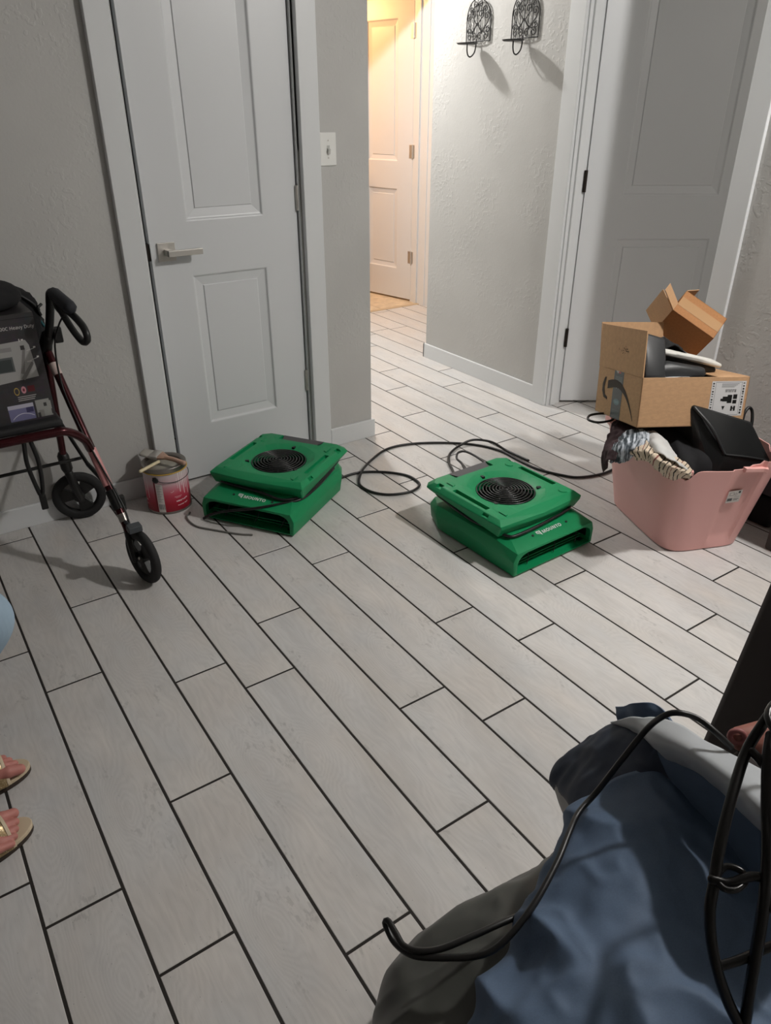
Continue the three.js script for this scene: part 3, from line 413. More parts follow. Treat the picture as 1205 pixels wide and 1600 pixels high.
// ------------------------------------------------------------------ paint can with brush and stick
{
  const c = thing('paint_can', 'open paint can with a red and pink label beside the door frame', 'paint can', [0.737, 0, -2.588]);
  const R = 0.0825, Hc = 0.19;
  const body = new THREE.LatheGeometry([[0, 0.003], [R - 0.004, 0.003], [R, 0], [R + 0.0015, 0.004], [R, 0.008], [R - 0.0008, 0.012], [R - 0.0008, Hc - 0.01], [R + 0.001, Hc - 0.006], [R + 0.001, Hc - 0.002], [R - 0.001, Hc], [R - 0.012, Hc - 0.001], [R - 0.0135, Hc - 0.008], [R - 0.016, Hc - 0.004], [R - 0.018, Hc - 0.006], [R - 0.018, 0.10], [0, 0.10]].map((p) => new THREE.Vector2(...p)), 56);
  mesh('can_body', body, std({ color: srgb(150, 145, 140), metalness: 0.9, roughness: 0.38 }), c);
  const lt = canvasTex(2048, 640, (g, w, h) => {
    const gr = g.createLinearGradient(0, 0, 0, h); gr.addColorStop(0, '#cfc3c4'); gr.addColorStop(0.25, '#d7b4ba'); gr.addColorStop(0.55, '#c24a5c'); gr.addColorStop(0.8, '#a3142c'); gr.addColorStop(1, '#8e0f24'); g.fillStyle = gr; g.fillRect(0, 0, w, h);
    const r = rng(5);
    for (let k = 0; k < 3; k++) { const o = k * w / 3; // the label repeats round the can
      g.fillStyle = '#7d1020'; g.fillRect(o + 40, 40, 26, h - 40); g.fillStyle = '#dcd6d2'; g.fillRect(o + 70, 150, 105, h - 150);
      g.fillStyle = '#6b6262'; for (let y = 170; y < 470; y += 15) g.fillRect(o + 80, y, 40 + r() * 46, 4);
      g.fillStyle = '#34333a'; for (let i = 0; i < 22; i++) if (r() > 0.35) g.fillRect(o + 82 + i * 4, 500, 3, 90);
      g.strokeStyle = 'rgba(240,232,230,0.92)'; g.lineCap = 'round'; for (const [x, y0, y1, ww] of [[430, 0, 330, 12], [470, 0, 230, 9], [505, 0, 380, 14], [545, 0, 300, 10], [590, 0, 420, 12], [395, 90, 260, 6]]) { g.lineWidth = ww; g.beginPath(); g.moveTo(o + x, y0); g.lineTo(o + x + 6, y1); g.stroke(); }
      g.strokeStyle = '#f0e6e6'; g.lineWidth = 5; g.beginPath(); g.moveTo(o + 285, 300); g.quadraticCurveTo(o + 300, 325, o + 330, 285); g.stroke();
      g.fillStyle = 'rgba(228,200,200,0.8)'; g.fillRect(o + 330, 392, 120, 10); g.fillRect(o + 350, 412, 80, 8);
      g.fillStyle = '#efe3e3'; for (const [y, hh, x0, n] of [[470, 26, 350, 9], [545, 18, 365, 8]]) for (let i = 0; i < n; i++) { const ww = 12 + r() * 9; g.fillRect(o + x0 + i * 23, y + (r() - 0.5) * 6 - i * 1.5, ww, hh * (0.7 + 0.3 * r())); }
    }
  });
  const lg = new THREE.CylinderGeometry(R + 0.0006, R + 0.0006, Hc - 0.034, 56, 1, true); lg.translate(0, (Hc - 0.034) / 2 + 0.010, 0); const lm = mesh('label', lg, std({ map: lt, roughness: 0.42 }), c); lm.rotation.y = 1.05;
  const rim = new THREE.TorusGeometry(R + 0.0012, 0.0022, 8, 56); rim.rotateX(Math.PI / 2); rim.translate(0, Hc - 0.022, 0); mesh('yellow_band', rim, std({ color: srgb(196, 158, 60), roughness: 0.4 }), c);
  const paint = new THREE.CylinderGeometry(R - 0.0185, R - 0.0185, 0.002, 40); paint.translate(0, 0.165, 0); mesh('paint', paint, std({ color: srgb(168, 164, 152), roughness: 0.3 }), c);
  const ear = new THREE.SphereGeometry(0.0125, 18, 12); ear.scale(1, 1, 0.5); const em = mesh('handle_ear', ear, M.blackPlastic, c); const ea = 2.42; em.position.set(-0.0585, 0.146, 0.0595); em.lookAt(c.position.x - 0.117, 0.146, c.position.z + 0.119);
  mesh('bail_handle', tube([[-0.060, 0.146, 0.060], [-0.03, 0.137, 0.082], [0.02, 0.134, 0.086], [0.07, 0.136, 0.052], [0.086, 0.142, 0.0], [0.064, 0.146, -0.056]], 0.0014, 50, false, 6), M.wire, c);
  const b = thing('paint_brush', 'paint brush with pinkish wooden handle lying across the paint can', 'brush', [0.737, 0, -2.588]);
  const A = [-0.035, 0.205, -0.072], B = [0.008, 0.1995, -0.012], C = [0.045, 0.197, 0.068];
  mesh('bristles', hull([[-0.062, 0.203, -0.078], [-0.036, 0.207, -0.100], [-0.040, 0.199, -0.040], [-0.004, 0.203, -0.068]], 0.005, 1), std({ color: srgb(176, 172, 164), roughness: 0.9 }), b);
  mesh('ferrule', hull([[-0.040, 0.201, -0.040], [-0.004, 0.205, -0.068], [-0.020, 0.199, -0.018], [0.016, 0.203, -0.046]], 0.0065, 0.8), M.nickel, b);
  mesh('handle', hull([[-0.016, 0.199, -0.016], [0.014, 0.203, -0.042], [0.020, 0.199, 0.010]], 0.006, 1.2), std({ color: srgb(196, 160, 140), roughness: 0.55 }), b);
  mesh('handle_end', cappedTube([[0.012, 0.200, 0.0], [0.030, 0.199, 0.028], [0.044, 0.198, 0.060], [0.054, 0.197, 0.080]], 0.0085, 24, 10), std({ color: srgb(196, 160, 140), roughness: 0.55 }), b);
  const s = single('stir_stick', cappedTube([[0.737 - 0.104, 0.192, -2.588 + 0.048], [0.737 - 0.065, 0.1945, -2.588 + 0.032], [0.737 - 0.022, 0.197, -2.588 + 0.014]], 0.0062, 10, 10), std({ color: srgb(222, 208, 172), roughness: 0.6 }), 'short pale wooden stick resting on the rim of the paint can', 'stick');
}

// ------------------------------------------------------------------ wire candle sconces
function spiral(cx, cy, r, turns, a0, dirn, n = 22) { const L = []; for (let i = 0; i <= n; i++) { const t = i / n, a = a0 + dirn * turns * 2 * Math.PI * t, q = r * (1 - 0.8 * t); L.push([cx + Math.cos(a) * q, cy + Math.sin(a) * q]); } return L; }
function makeSconce(label, pos) {                                    // local x right along the wall, z out of the wall
  const s = thing('candle_sconce', label, 'sconce', pos, 'black wire candle sconces'); s.rotation.y = -Math.PI / 2;
  const hw = 0.087, H = 0.205, at = (x, y) => [x, y, 0.006 + 0.009 * (1 - (x / hw) ** 2)];
  const ol = []; ol.push([-hw, 0]); for (let i = 0; i <= 16; i++) { const a = Math.PI - Math.PI * i / 16; ol.push([Math.cos(a) * hw, 0.088 + Math.sin(a) * 0.084]); } ol.push([hw, 0]);
  mesh('frame', tube(ol.map((p) => at(...p)), 0.0026, 90, false, 7), M.blackMetal, s);
  mesh('frame', tube([[-hw, 0], [-0.04, 0], [0, 0], [0.04, 0], [hw, 0]].map((p) => at(...p)), 0.0026, 30, false, 7), M.blackMetal, s);
  for (const x of [-0.052, -0.026, 0, 0.026, 0.052]) mesh('wire_bar', tube([at(x, 0), at(x, 0.07), at(x, 0.088 + 0.084 * Math.sqrt(1 - (x / hw) ** 2))], 0.0017, 10, false, 6), M.blackMetal, s);
  const scroll = (pts) => mesh('scroll', tube(pts.map((p) => at(...p)), 0.0021, pts.length * 3, false, 6), M.blackMetal, s);
  for (const sx of [-1, 1]) {
    const m = (l) => l.map(([x, y]) => [sx * x, y]);
    scroll(m([[0.002, 0.075], [0.020, 0.052], [0.046, 0.036], ...spiral(0.058, 0.022, 0.018, 1.3, 1.9, -1)]));
    scroll(m([[0.002, 0.070], [0.018, 0.050], [0.032, 0.038], ...spiral(0.020, 0.020, 0.017, 1.3, 0.8, 1)]));
    scroll(m([[0.002, 0.065], [0.024, 0.088], [0.040, 0.100], ...spiral(0.024, 0.110, 0.018, 1.3, -0.6, 1)]));
    scroll(m([[0.030, 0.030], [0.050, 0.055], [0.070, 0.075], ...spiral(0.062, 0.100, 0.019, 1.3, -1.0, 1)]));
    scroll(m([[0.003, 0.118], [0.010, 0.134], ...spiral(0.020, 0.148, 0.015, 1.3, 3.3, -1)]));
    scroll(m([[0.034, 0.110], [0.040, 0.124], ...spiral(0.052, 0.128, 0.015, 1.3, 3.6, -1)]));
    scroll(m([[0.074, 0.060], [0.060, 0.055], ...spiral(0.070, 0.044, 0.011, 1.2, 2.4, -1)]));
  }
  mesh('arm', tube([[0, 0.01, 0.016], [0, -0.012, 0.016], [0, -0.045, 0.024], [0, -0.064, 0.046], [0, -0.060, 0.063], [0, -0.040, 0.071], [0, -0.014, 0.072]], 0.0032, 60, false, 8), M.blackMetal, s);
  const d = new THREE.LatheGeometry([[0, -0.014], [0.045, -0.014], [0.051, -0.009], [0.0515, -0.0085], [0.045, -0.012], [0, -0.0122]].map((p) => new THREE.Vector2(...p)), 36); d.translate(0, 0, 0.072); mesh('candle_plate', d, M.blackMetal, s);
  return s;
}
makeSconce('black wire candle sconce nearer the hall, left of the pair', [XR, 1.653, -3.236]);
makeSconce('black wire candle sconce nearer the half-open door, right of the pair', [XR, 1.649, -2.913]);

// ------------------------------------------------------------------ rollator walker against the left wall
{
  const w = thing('rollator_walker', 'burgundy rollator walker with black wheels carrying a printed box, against the left wall', 'walker');
  const paint = std({ color: srgb(62, 16, 22), metalness: 0.55, roughness: 0.25 });
  const black = M.blackPlastic, rubber = std({ color: srgb(24, 24, 25), roughness: 0.75 });
  const grey = std({ color: srgb(70, 74, 78), roughness: 0.5 });
  const cx = 0.13, mir = (x, s) => s > 0 ? x : 2 * cx - x;
  const tire = new THREE.LatheGeometry([[0.062, -0.010], [0.072, -0.014], [0.086, -0.014], [0.093, -0.008], [0.095, 0], [0.093, 0.008], [0.086, 0.014], [0.072, 0.014], [0.062, 0.010], [0.062, -0.010]].map((p) => new THREE.Vector2(...p)), 48); tire.rotateZ(Math.PI / 2);   // axle along x
  const hubs = [(() => { const c = new THREE.CylinderGeometry(0.021, 0.021, 0.03, 24); c.rotateZ(Math.PI / 2); return c; })()];
  for (let k = 0; k < 3; k++) { const s = hull([[-0.008, 0.012, -0.012], [0.008, 0.012, -0.012], [-0.008, 0.012, 0.012], [0.008, 0.012, 0.012], [-0.008, 0.066, -0.031], [0.008, 0.066, -0.031], [-0.008, 0.066, 0.031], [0.008, 0.066, 0.031]], 0); s.rotateX(k * Math.PI * 2 / 3 + 0.5); hubs.push(s); }
  const hub = merge(hubs); const cap = new THREE.SphereGeometry(0.007, 12, 8);
  const wheel = (x, y, z, yaw, roll) => { const g = new THREE.Group(); g.name = 'wheel'; g.position.set(x, y, z); g.rotation.set(roll, yaw, 0, 'YXZ'); w.add(g); mesh('tire', tire, rubber, g); mesh('hub', hub, black, g); for (const s of [-1, 1]) mesh('axle_cap', cap, M.nickel, g).position.set(s * 0.016, 0, 0); };
  for (const s of [1, -1]) {
    const q = (p) => [mir(p[0], s), p[1], p[2]], Q = (l) => l.map(q);
    wheel(mir(0.489, s), 0.095, -2.115, s * 0.2, 0.3);
    if (s > 0) wheel(0.428, 0.095, -2.672, Math.PI / 2 - 0.22, 0.2); else wheel(mir(0.428, s), 0.095, -2.63, 0.3, 0.2);
    mesh('rear_leg', tube(Q([[0.405, 0.70, -2.525], [0.424, 0.54, -2.415], [0.443, 0.385, -2.31], [0.462, 0.24, -2.21], [0.470, 0.17, -2.163]]), 0.0135, 40, false, 14), paint, w);
    mesh('leg_band', bar(q([0.4105, 0.655, -2.493]), q([0.4145, 0.622, -2.471]), 0.0146, 14), std({ color: srgb(196, 176, 170), roughness: 0.5 }), w);
    mesh('leg_sticker', bar(q([0.4400, 0.41, -2.327]), q([0.4535, 0.303, -2.2535]), 0.0146, 14), std({ color: srgb(205, 142, 142), roughness: 0.4 }), w);
    mesh('leg_clamp', merge([bar(q([0.4555, 0.290, -2.245]), q([0.4625, 0.235, -2.207]), 0.0175, 14), rb(mir(0.478, s) - 0.007, mir(0.478, s) + 0.009, 0.225, 0.278, -2.225, -2.205, 0.004)]), black, w);
    mesh('leg_band', bar(q([0.4645, 0.222, -2.198]), q([0.4668, 0.200, -2.183]), 0.0150, 14), std({ color: srgb(160, 155, 150), metalness: 0.7, roughness: 0.35 }), w);
    mesh('wheel_fork', merge([hull(Q([[0.466, 0.20, -2.18], [0.463, 0.16, -2.16], [0.461, 0.09, -2.112], [0.463, 0.11, -2.14]]), 0.009, 1), bar(q([0.463, 0.095, -2.115]), q([0.482, 0.095, -2.115]), 0.009, 12)]), black, w);
    mesh('brake_block', merge([rb(mir(0.478, s) - 0.022, mir(0.478, s) + 0.022, 0.192, 0.214, -2.135, -2.10, 0.004), bar(q([0.466, 0.205, -2.17]), q([0.475, 0.203, -2.125]), 0.006, 8)]), grey, w);
    // handle post, front leg and caster
    mesh('handle_post', tube(Q([[0.405, 0.62, -2.57], [0.410, 0.70, -2.515], [0.418, 0.80, -2.435], [0.423, 0.87, -2.385]]), 0.0125, 24, false, 14), black, w);
    mesh('post_clamp', merge([hull(Q([[0.402, 0.70, -2.525], [0.412, 0.745, -2.485]]), 0.021, 1), rb(mir(0.437, s) - 0.012, mir(0.437, s) + 0.014, 0.725, 0.775, -2.475, -2.455, 0.005)]), black, w);
    mesh('handle_bend', tube(Q([[0.423, 0.865, -2.389], [0.425, 0.893, -2.370], [0.427, 0.902, -2.345], [0.431, 0.899, -2.315]]), 0.0135, 20, false, 12), black, w);
    mesh('grip', merge([hull(Q([[0.429, 0.900, -2.335], [0.440, 0.884, -2.215]]), 0.0195, 1.2)]), std({ color: srgb(36, 38, 44), roughness: 0.8 }), w);
    const lever = mesh('brake_lever', merge([tube(Q([[0.430, 0.885, -2.345], [0.438, 0.835, -2.290], [0.447, 0.800, -2.235], [0.453, 0.790, -2.185], [0.457, 0.808, -2.150], [0.456, 0.835, -2.165], [0.449, 0.855, -2.215], [0.441, 0.866, -2.275]]), 0.0105, 50, false, 8), hull(Q([[0.430, 0.888, -2.335], [0.436, 0.850, -2.29], [0.432, 0.86, -2.33]]), 0.011, 1)]), black, w);
    mesh('brake_cable', tube(Q([[0.436, 0.845, -2.30], [0.426, 0.80, -2.36], [0.418, 0.72, -2.44], [0.414, 0.60, -2.44], [0.424, 0.48, -2.35], [0.450, 0.36, -2.27], [0.472, 0.26, -2.19], [0.474, 0.205, -2.15]]), 0.003, 60, false, 6), black, w);
    mesh('front_leg', tube(Q([[0.405, 0.66, -2.55], [0.403, 0.45, -2.605], [0.401, 0.27, -2.648]]), 0.0125, 20, false, 12), paint, w);
    mesh('caster_fork', merge([hull(Q([[0.400, 0.275, -2.648], [0.403, 0.225, -2.642]]), 0.020, 1), hull(Q([[0.405, 0.21, -2.640], [0.418, 0.14, -2.640], [0.428, 0.095, -2.645], [0.412, 0.16, -2.634]]), 0.015, 1)]), black, w);
    mesh('side_strut', merge([bar(q([0.402, 0.44, -2.605]), q([0.430, 0.335, -2.39]), 0.0065, 8), bar(q([0.430, 0.335, -2.39]), q([0.452, 0.305, -2.255]), 0.0075, 8)]), black, w);
  }
  mesh('seat_bar', tube([[2 * cx - 0.440, 0.41, -2.325], [2 * cx - 0.42, 0.462, -2.29], [2 * cx - 0.37, 0.508, -2.262], [2 * cx - 0.32, 0.516, -2.256], [cx, 0.516, -2.256], [0.32, 0.516, -2.256], [0.37, 0.508, -2.262], [0.415, 0.466, -2.285], [0.436, 0.412, -2.322]], 0.0135, 90, false, 12), paint, w);
  mesh('seat_bar', tube([[2 * cx - 0.402, 0.36, -2.63], [2 * cx - 0.395, 0.42, -2.60], [2 * cx - 0.36, 0.478, -2.55], [2 * cx - 0.31, 0.49, -2.535], [cx, 0.49, -2.535], [0.31, 0.49, -2.535], [0.36, 0.478, -2.55], [0.395, 0.42, -2.60], [0.402, 0.36, -2.63]], 0.0125, 90, false, 12), paint, w);
  mesh('seat_pad', rb(2 * cx - 0.365, 0.365, 0.525, 0.552, -2.54, -2.262, 0.012, 3), std({ color: srgb(26, 26, 28), roughness: 0.7 }), w);
  mesh('cross_rod', bar([2 * cx - 0.40, 0.335, -2.45], [0.425, 0.335, -2.45], 0.006, 8), black, w);
  mesh('lift_strap', tube([[0.245, 0.508, -2.262], [0.240, 0.43, -2.275], [0.250, 0.345, -2.285], [0.258, 0.31, -2.285], [0.268, 0.345, -2.285], [0.272, 0.43, -2.275], [0.262, 0.508, -2.262]], 0.0065, 50, false, 6), black, w);
  mesh('lift_strap', rb(0.250, 0.270, 0.262, 0.315, -2.291, -2.283, 0.003), black, w);
  // printed appliance box on the seat
  const bt = canvasTex(1280, 800, (g, W2, H2) => {
    g.fillStyle = '#3a3839'; g.fillRect(0, 0, W2, H2);
    const n = rng(9); for (let i = 0; i < 900; i++) { g.fillStyle = `rgba(${n() > 0.5 ? 255 : 0},${n() > 0.5 ? 255 : 0},255,0.012)`; g.fillRect(n() * W2, n() * H2, 90 * n(), 60 * n()); }
    g.fillStyle = '#d9d7d4'; g.font = '33px sans-serif'; g.textAlign = 'right'; g.fillText('5600C Heavy Duty', W2 - 10, 108); g.save(); g.translate(W2 * 0.38, 0); g.scale(0.62, 1);
    // large picture: pale machine with arm, dark window and knob
    g.fillStyle = '#a7a6a4'; g.beginPath(); g.moveTo(520, 205); g.lineTo(1130, 190); g.lineTo(1160, 230); g.lineTo(1190, 470); g.lineTo(500, 500); g.closePath(); g.fill();
    g.fillStyle = '#8f8e8c'; g.fillRect(540, 230, 420, 30); g.fillStyle = '#5c6060'; g.fillRect(620, 300, 330, 110); g.fillStyle = '#3e4444'; g.fillRect(640, 315, 290, 88);
    g.fillStyle = '#7f7d7b'; g.beginPath(); g.moveTo(1000, 430); g.lineTo(1080, 250); g.lineTo(1110, 250); g.lineTo(1040, 440); g.closePath(); g.fill(); g.beginPath(); g.moveTo(990, 470); g.lineTo(1150, 350); g.lineTo(1165, 372); g.lineTo(1030, 485); g.closePath(); g.fill();
    g.fillStyle = '#3d3b3b'; g.fillRect(1060, 228, 44, 32); g.fillStyle = '#d0cecb'; g.fillRect(1060, 178, 12, 22); g.fillRect(1085, 182, 26, 10);
    g.strokeStyle = '#c8c6c3'; g.lineWidth = 4; g.beginPath(); g.moveTo(1120, 270); g.lineTo(1210, 258); g.moveTo(1130, 345); g.lineTo(1225, 330); g.stroke(); g.fillStyle = '#cfcdc9'; g.fillRect(1200, 245, 26, 12); g.fillRect(1215, 318, 24, 12); g.fillRect(1100, 345, 52, 10);
    // badges and small print
    g.strokeStyle = '#b59a4c'; g.lineWidth = 8; g.beginPath(); g.arc(905, 560, 26, 0, 7); g.stroke(); g.fillStyle = '#c98d96'; g.beginPath(); g.arc(985, 555, 28, 0, 7); g.fill(); g.fillStyle = '#6e2630'; g.beginPath(); g.arc(985, 555, 12, 0, 7); g.fill(); g.fillStyle = '#5a1c22'; g.fillRect(1030, 530, 80, 46);
    g.fillStyle = '#bdbbb8'; for (let i = 0; i < 3; i++) g.fillRect(900, 602 + i * 14, 210 - i * 12, 5);
    g.fillStyle = '#77769a'; g.fillRect(760, 660, 290, 125); g.fillStyle = '#b9b7c6'; g.fillRect(760, 660, 290, 30); g.fillStyle = '#3c3a60'; g.fillRect(960, 690, 80, 40); g.strokeStyle = '#d8d6e0'; g.lineWidth = 5; g.beginPath(); g.moveTo(790, 770); g.quadraticCurveTo(900, 700, 1040, 760); g.stroke();
    g.fillStyle = '#9b9b97'; g.fillRect(1075, 650, 175, 135); g.fillStyle = '#84837f'; g.fillRect(1095, 730, 60, 55); g.fillStyle = '#3b3a3a'; g.fillRect(1165, 678, 34, 28); g.fillRect(1080, 748, 30, 37); g.fillRect(1235, 645, 25, 22); g.fillRect(1240, 735, 16, 40); g.restore();
  });
  const ab = thing('appliance_box', 'dark printed sewing machine carton standing on the walker seat', 'box', [0.355, 0.552, -2.298]);
  const gb = bx(-0.5, 0, 0, 0.313, -0.2, 0); mesh('carton', gb, std({ color: srgb(46, 44, 45), roughness: 0.45 }), ab);
  const fp = new THREE.PlaneGeometry(0.5, 0.313); fp.translate(-0.25, 0.1565, 0.0006); mesh('front_print', fp, std({ map: bt, roughness: 0.4 }), ab);
  mesh('lid_seam', bx(-0.5, 0.0006, 0.3, 0.3012, -0.2004, 0.0008), std({ color: srgb(20, 20, 20), roughness: 0.6 }), ab);
  ab.rotation.x = -0.02;
  // soft dark bag slumped behind and over the carton
  const bag = new THREE.SphereGeometry(1, 48, 32); { const p = bag.attributes.position; for (let i = 0; i < p.count; i++) { const a = p.getX(i), b = p.getY(i), c = p.getZ(i), k = 1 + 0.10 * (fbm(a * 3 + 5, b * 4 + c * 3, 21, 4) - 0.5) * 2; const sq = (v) => Math.sign(v) * Math.pow(Math.abs(v), 0.75); p.setXYZ(i, sq(a) * 0.24 * k, sq(b) * 0.185 * k, sq(c) * 0.075 * k); } bag.computeVertexNormals(); }
  const bg = thing('cloth_bag', 'black cloth bag with teal edging slumped behind the printed carton', 'bag', [0.185, 0.735, -2.592]);
  mesh('bag_body', bag, std({ color: srgb(17, 17, 19), roughness: 0.95 }), bg);
  { const f = new THREE.SphereGeometry(1, 40, 20); const p = f.attributes.position; for (let i = 0; i < p.count; i++) { const k = 1 + 0.14 * (fbm(p.getX(i) * 4 + 2, p.getZ(i) * 4 + p.getY(i) * 2, 61, 3) - 0.5); p.setXYZ(i, p.getX(i) * 0.205 * k - 0.035, 0.158 + Math.max(p.getY(i), -0.4) * 0.060 * k, p.getZ(i) * 0.165 * k + 0.145); } f.computeVertexNormals(); mesh('bag_flap', f, std({ color: srgb(17, 17, 19), roughness: 0.95 }), bg); }
  mesh('teal_trim', tube([[-0.16, 0.168, 0.035], [-0.05, 0.190, 0.03], [0.06, 0.183, 0.03], [0.15, 0.145, 0.03], [0.205, 0.09, 0.025], [0.238, 0.02, 0.02]], 0.004, 50, false, 6), std({ color: srgb(18, 78, 84), roughness: 0.7 }), bg);
  mesh('frayed_strap', tube([[0.17, 0.14, 0.04], [0.215, 0.10, 0.045], [0.232, 0.06, 0.04], [0.225, 0.085, 0.05], [0.24, 0.095, 0.04]], 0.005, 30, false, 6), M.blackPlastic, bg);
}

// ------------------------------------------------------------------ pink tote with a heap of things, right wall
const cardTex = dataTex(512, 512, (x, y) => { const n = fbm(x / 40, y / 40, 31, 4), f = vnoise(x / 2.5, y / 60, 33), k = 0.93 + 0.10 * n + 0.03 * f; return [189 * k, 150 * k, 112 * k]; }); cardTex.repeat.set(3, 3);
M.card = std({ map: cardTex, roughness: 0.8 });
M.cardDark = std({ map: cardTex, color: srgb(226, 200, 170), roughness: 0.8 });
M.tape = std({ color: srgb(178, 140, 100), roughness: 0.2 });
const TOTE_A = -0.377, toteC = [2.268, -1.394];
{
  const t = thing('storage_tote', 'pink plastic storage tote with a broken rim, overfull with clothes and bags', 'tote', [toteC[0], 0, toteC[1]]); t.rotation.y = TOTE_A;
  const pink = std({ color: srgb(234, 178, 172), roughness: 0.4 }), Ht = 0.345;
  // closed wall: outer and inner skin between a small base outline and a wider rim outline
  const n = 160, nz = 16, out = (u, v, ins) => {
    const w = lerp(0.310, 0.425, v) / 2 - ins, d = lerp(0.430, 0.545, v) / 2 - ins, a = u * Math.PI * 2, e = 5.5; let c = Math.cos(a), s = Math.sin(a); const k = Math.pow(Math.pow(Math.abs(c), e) + Math.pow(Math.abs(s), e), -1 / e); let x = c * k * w, z = s * k * d;
    const front = smooth(0.16, 0.19, z); // shallow recessed panel on the viewer's short side, with a rib at its right
    if (z > 0.15) { const px = x / w; z -= front * (0.010 * smooth(0.0, 0.06, px + 0.05) * smooth(0.0, 0.06, 0.55 - px)) * smooth(0.05, 0.1, v); }
    return [x, z];
  };
  const rimH = (x, z) => { let h = Ht; if (z > 0.16) { h -= 0.036 * Math.exp(-(((x + 0.170) / 0.022) ** 2)) ; h -= 0.012 * smooth(-0.15, 0.02, x) * smooth(0.07, 0.05, x); h -= 0.020 * smooth(0.10, 0.2, x); } if (x > 0.1) h += 0.012; return h; };
  const pos = [], idx = [];
  for (const ins of [0, 0.0035]) for (let j = 0; j <= nz; j++) for (let i = 0; i < n; i++) { const v = j / nz, [x, z] = out(i / n, v, ins), [xr, zr] = out(i / n, 1, 0); pos.push(x, 0.004 + v * (rimH(xr, zr) - 0.004), z); }
  const id = (l, j, i) => l * (nz + 1) * n + j * n + ((i + n) % n);
  for (let j = 0; j < nz; j++) for (let i = 0; i < n; i++) { idx.push(id(0, j, i), id(0, j + 1, i), id(0, j + 1, i + 1), id(0, j, i), id(0, j + 1, i + 1), id(0, j, i + 1)); idx.push(id(1, j, i), id(1, j + 1, i + 1), id(1, j + 1, i), id(1, j, i), id(1, j, i + 1), id(1, j + 1, i + 1)); }
  for (let i = 0; i < n; i++) { idx.push(id(0, nz, i), id(1, nz, i), id(1, nz, i + 1), id(0, nz, i), id(1, nz, i + 1), id(0, nz, i + 1)); }
  for (const l of [0, 1]) { const c = pos.length / 3; pos.push(0, l ? 0.008 : 0.004, 0); for (let i = 0; i < n; i++) l ? idx.push(c, id(l, 0, i + 1), id(l, 0, i)) : idx.push(c, id(l, 0, i), id(l, 0, i + 1)); }
  const g = new THREE.BufferGeometry(); g.setAttribute('position', new THREE.Float32BufferAttribute(pos, 3)); g.setIndex(idx); mesh('tub', toCreasedNormals(norm((g.computeVertexNormals(), g)), 0.6), pink, t);
  const rim = (a, b, y0, y1) => { const L = [], m = 26; for (let k = 0; k <= m; k++) { const u = lerp(a, b, k / m), [x, z] = out(u, 1, -0.004); L.push([x, lerp(y0, y1, k / m), z]); } const e = new THREE.Shape(); e.moveTo(-0.007, -0.009); e.lineTo(0.007, -0.009); e.lineTo(0.009, 0.004); e.lineTo(0.004, 0.008); e.lineTo(-0.007, 0.008); e.closePath(); const G = new THREE.ExtrudeGeometry(e, { steps: 60, curveSegments: 4, extrudePath: curve(L), bevelEnabled: false }); return G; };
  mesh('rim_lip', rim(0.352, 0.62, Ht - 0.004, Ht - 0.002), pink, t);
  mesh('rim_lip', rim(0.17, 0.225, Ht - 0.020, Ht - 0.012), pink, t);
  mesh('rim_lip', rim(0.66, 1.02, Ht, Ht + 0.008), pink, t);
  const st = canvasTex(256, 256, (c, w, h) => { c.fillStyle = '#cfc9c4'; c.fillRect(0, 0, w, h); c.strokeStyle = '#444'; c.lineWidth = 6; c.strokeRect(40, 40, 70, 60); c.beginPath(); c.arc(150, 80, 22, 0, 7); c.stroke(); c.fillStyle = '#333'; c.fillRect(190, 20, 40, 46); c.fillStyle = '#555'; c.fillRect(20, 160, 90, 60); c.fillRect(130, 175, 100, 12); c.fillRect(130, 200, 80, 12); c.fillStyle = '#999'; c.fillRect(130, 130, 100, 10); });
  const sp = new THREE.PlaneGeometry(0.052, 0.050); const sm = mesh('price_sticker', sp, std({ map: st, roughness: 0.5 }), t); sm.position.set(0.035, 0.225, 0.2496); sm.rotation.set(0.165, 0, 0.03);
}
// clothes hanging over the left rim
const clothMat = (o) => std({ roughness: 0.92, ...o });
{
  single('maroon_garment', clothPatch(MAROON, 26, 34, { wr: 0.012, freq: 45, seed: 3, ridge: 0.6 }), clothMat({ color: srgb(58, 38, 42) }), 'dark maroon garment hanging over the back left rim of the tote', 'clothing');
  const td = dataTex(256, 256, (x, y) => { const a = fbm(x / 10, y / 70, 5, 3), b = fbm(x / 30, y / 30, 8, 3); const k = smooth(0.35, 0.7, a * 0.7 + b * 0.4); return [lerp(46, 190, k), lerp(54, 196, k), lerp(60, 204, k)]; });
  single('tie_dye_garment', clothPatch(TIEDYE, 34, 34, { wr: 0.012, freq: 50, seed: 5, ridge: 0.6, dir: [1.3, 0.7] }), clothMat({ map: td }), 'mottled grey and white garment bunched over the left rim of the tote', 'clothing');
  single('white_garment', clothPatch(WHITECLOTH, 28, 26, { wr: 0.010, freq: 36, seed: 8, ridge: 0.6 }), clothMat({ color: srgb(196, 196, 194) }), 'plain white garment bunched between the striped one and the black bag', 'clothing');
  const sx = canvasTex(512, 256, (g, w, h) => { g.fillStyle = '#c9b9a4'; g.fillRect(0, 0, w, h); for (let i = 0; i < 15; i++) { g.strokeStyle = i % 4 === 2 ? '#7d4a44' : '#2d2624'; g.lineWidth = 7; g.beginPath(); const x = i * 36 + 4; g.moveTo(x, 0); for (let y = 0; y <= h; y += 16) g.lineTo(x + Math.sin(y / 40 + i * 0.2) * 9 + y * 0.12, y); g.stroke(); } });
  single('striped_garment', clothPatch(STRIPE, 56, 34, { wr: 0.014, freq: 48, seed: 12, ridge: 0.6 }), clothMat({ map: sx }), 'cream garment with dark stripes crumpled on the near left rim of the tote', 'clothing');
}
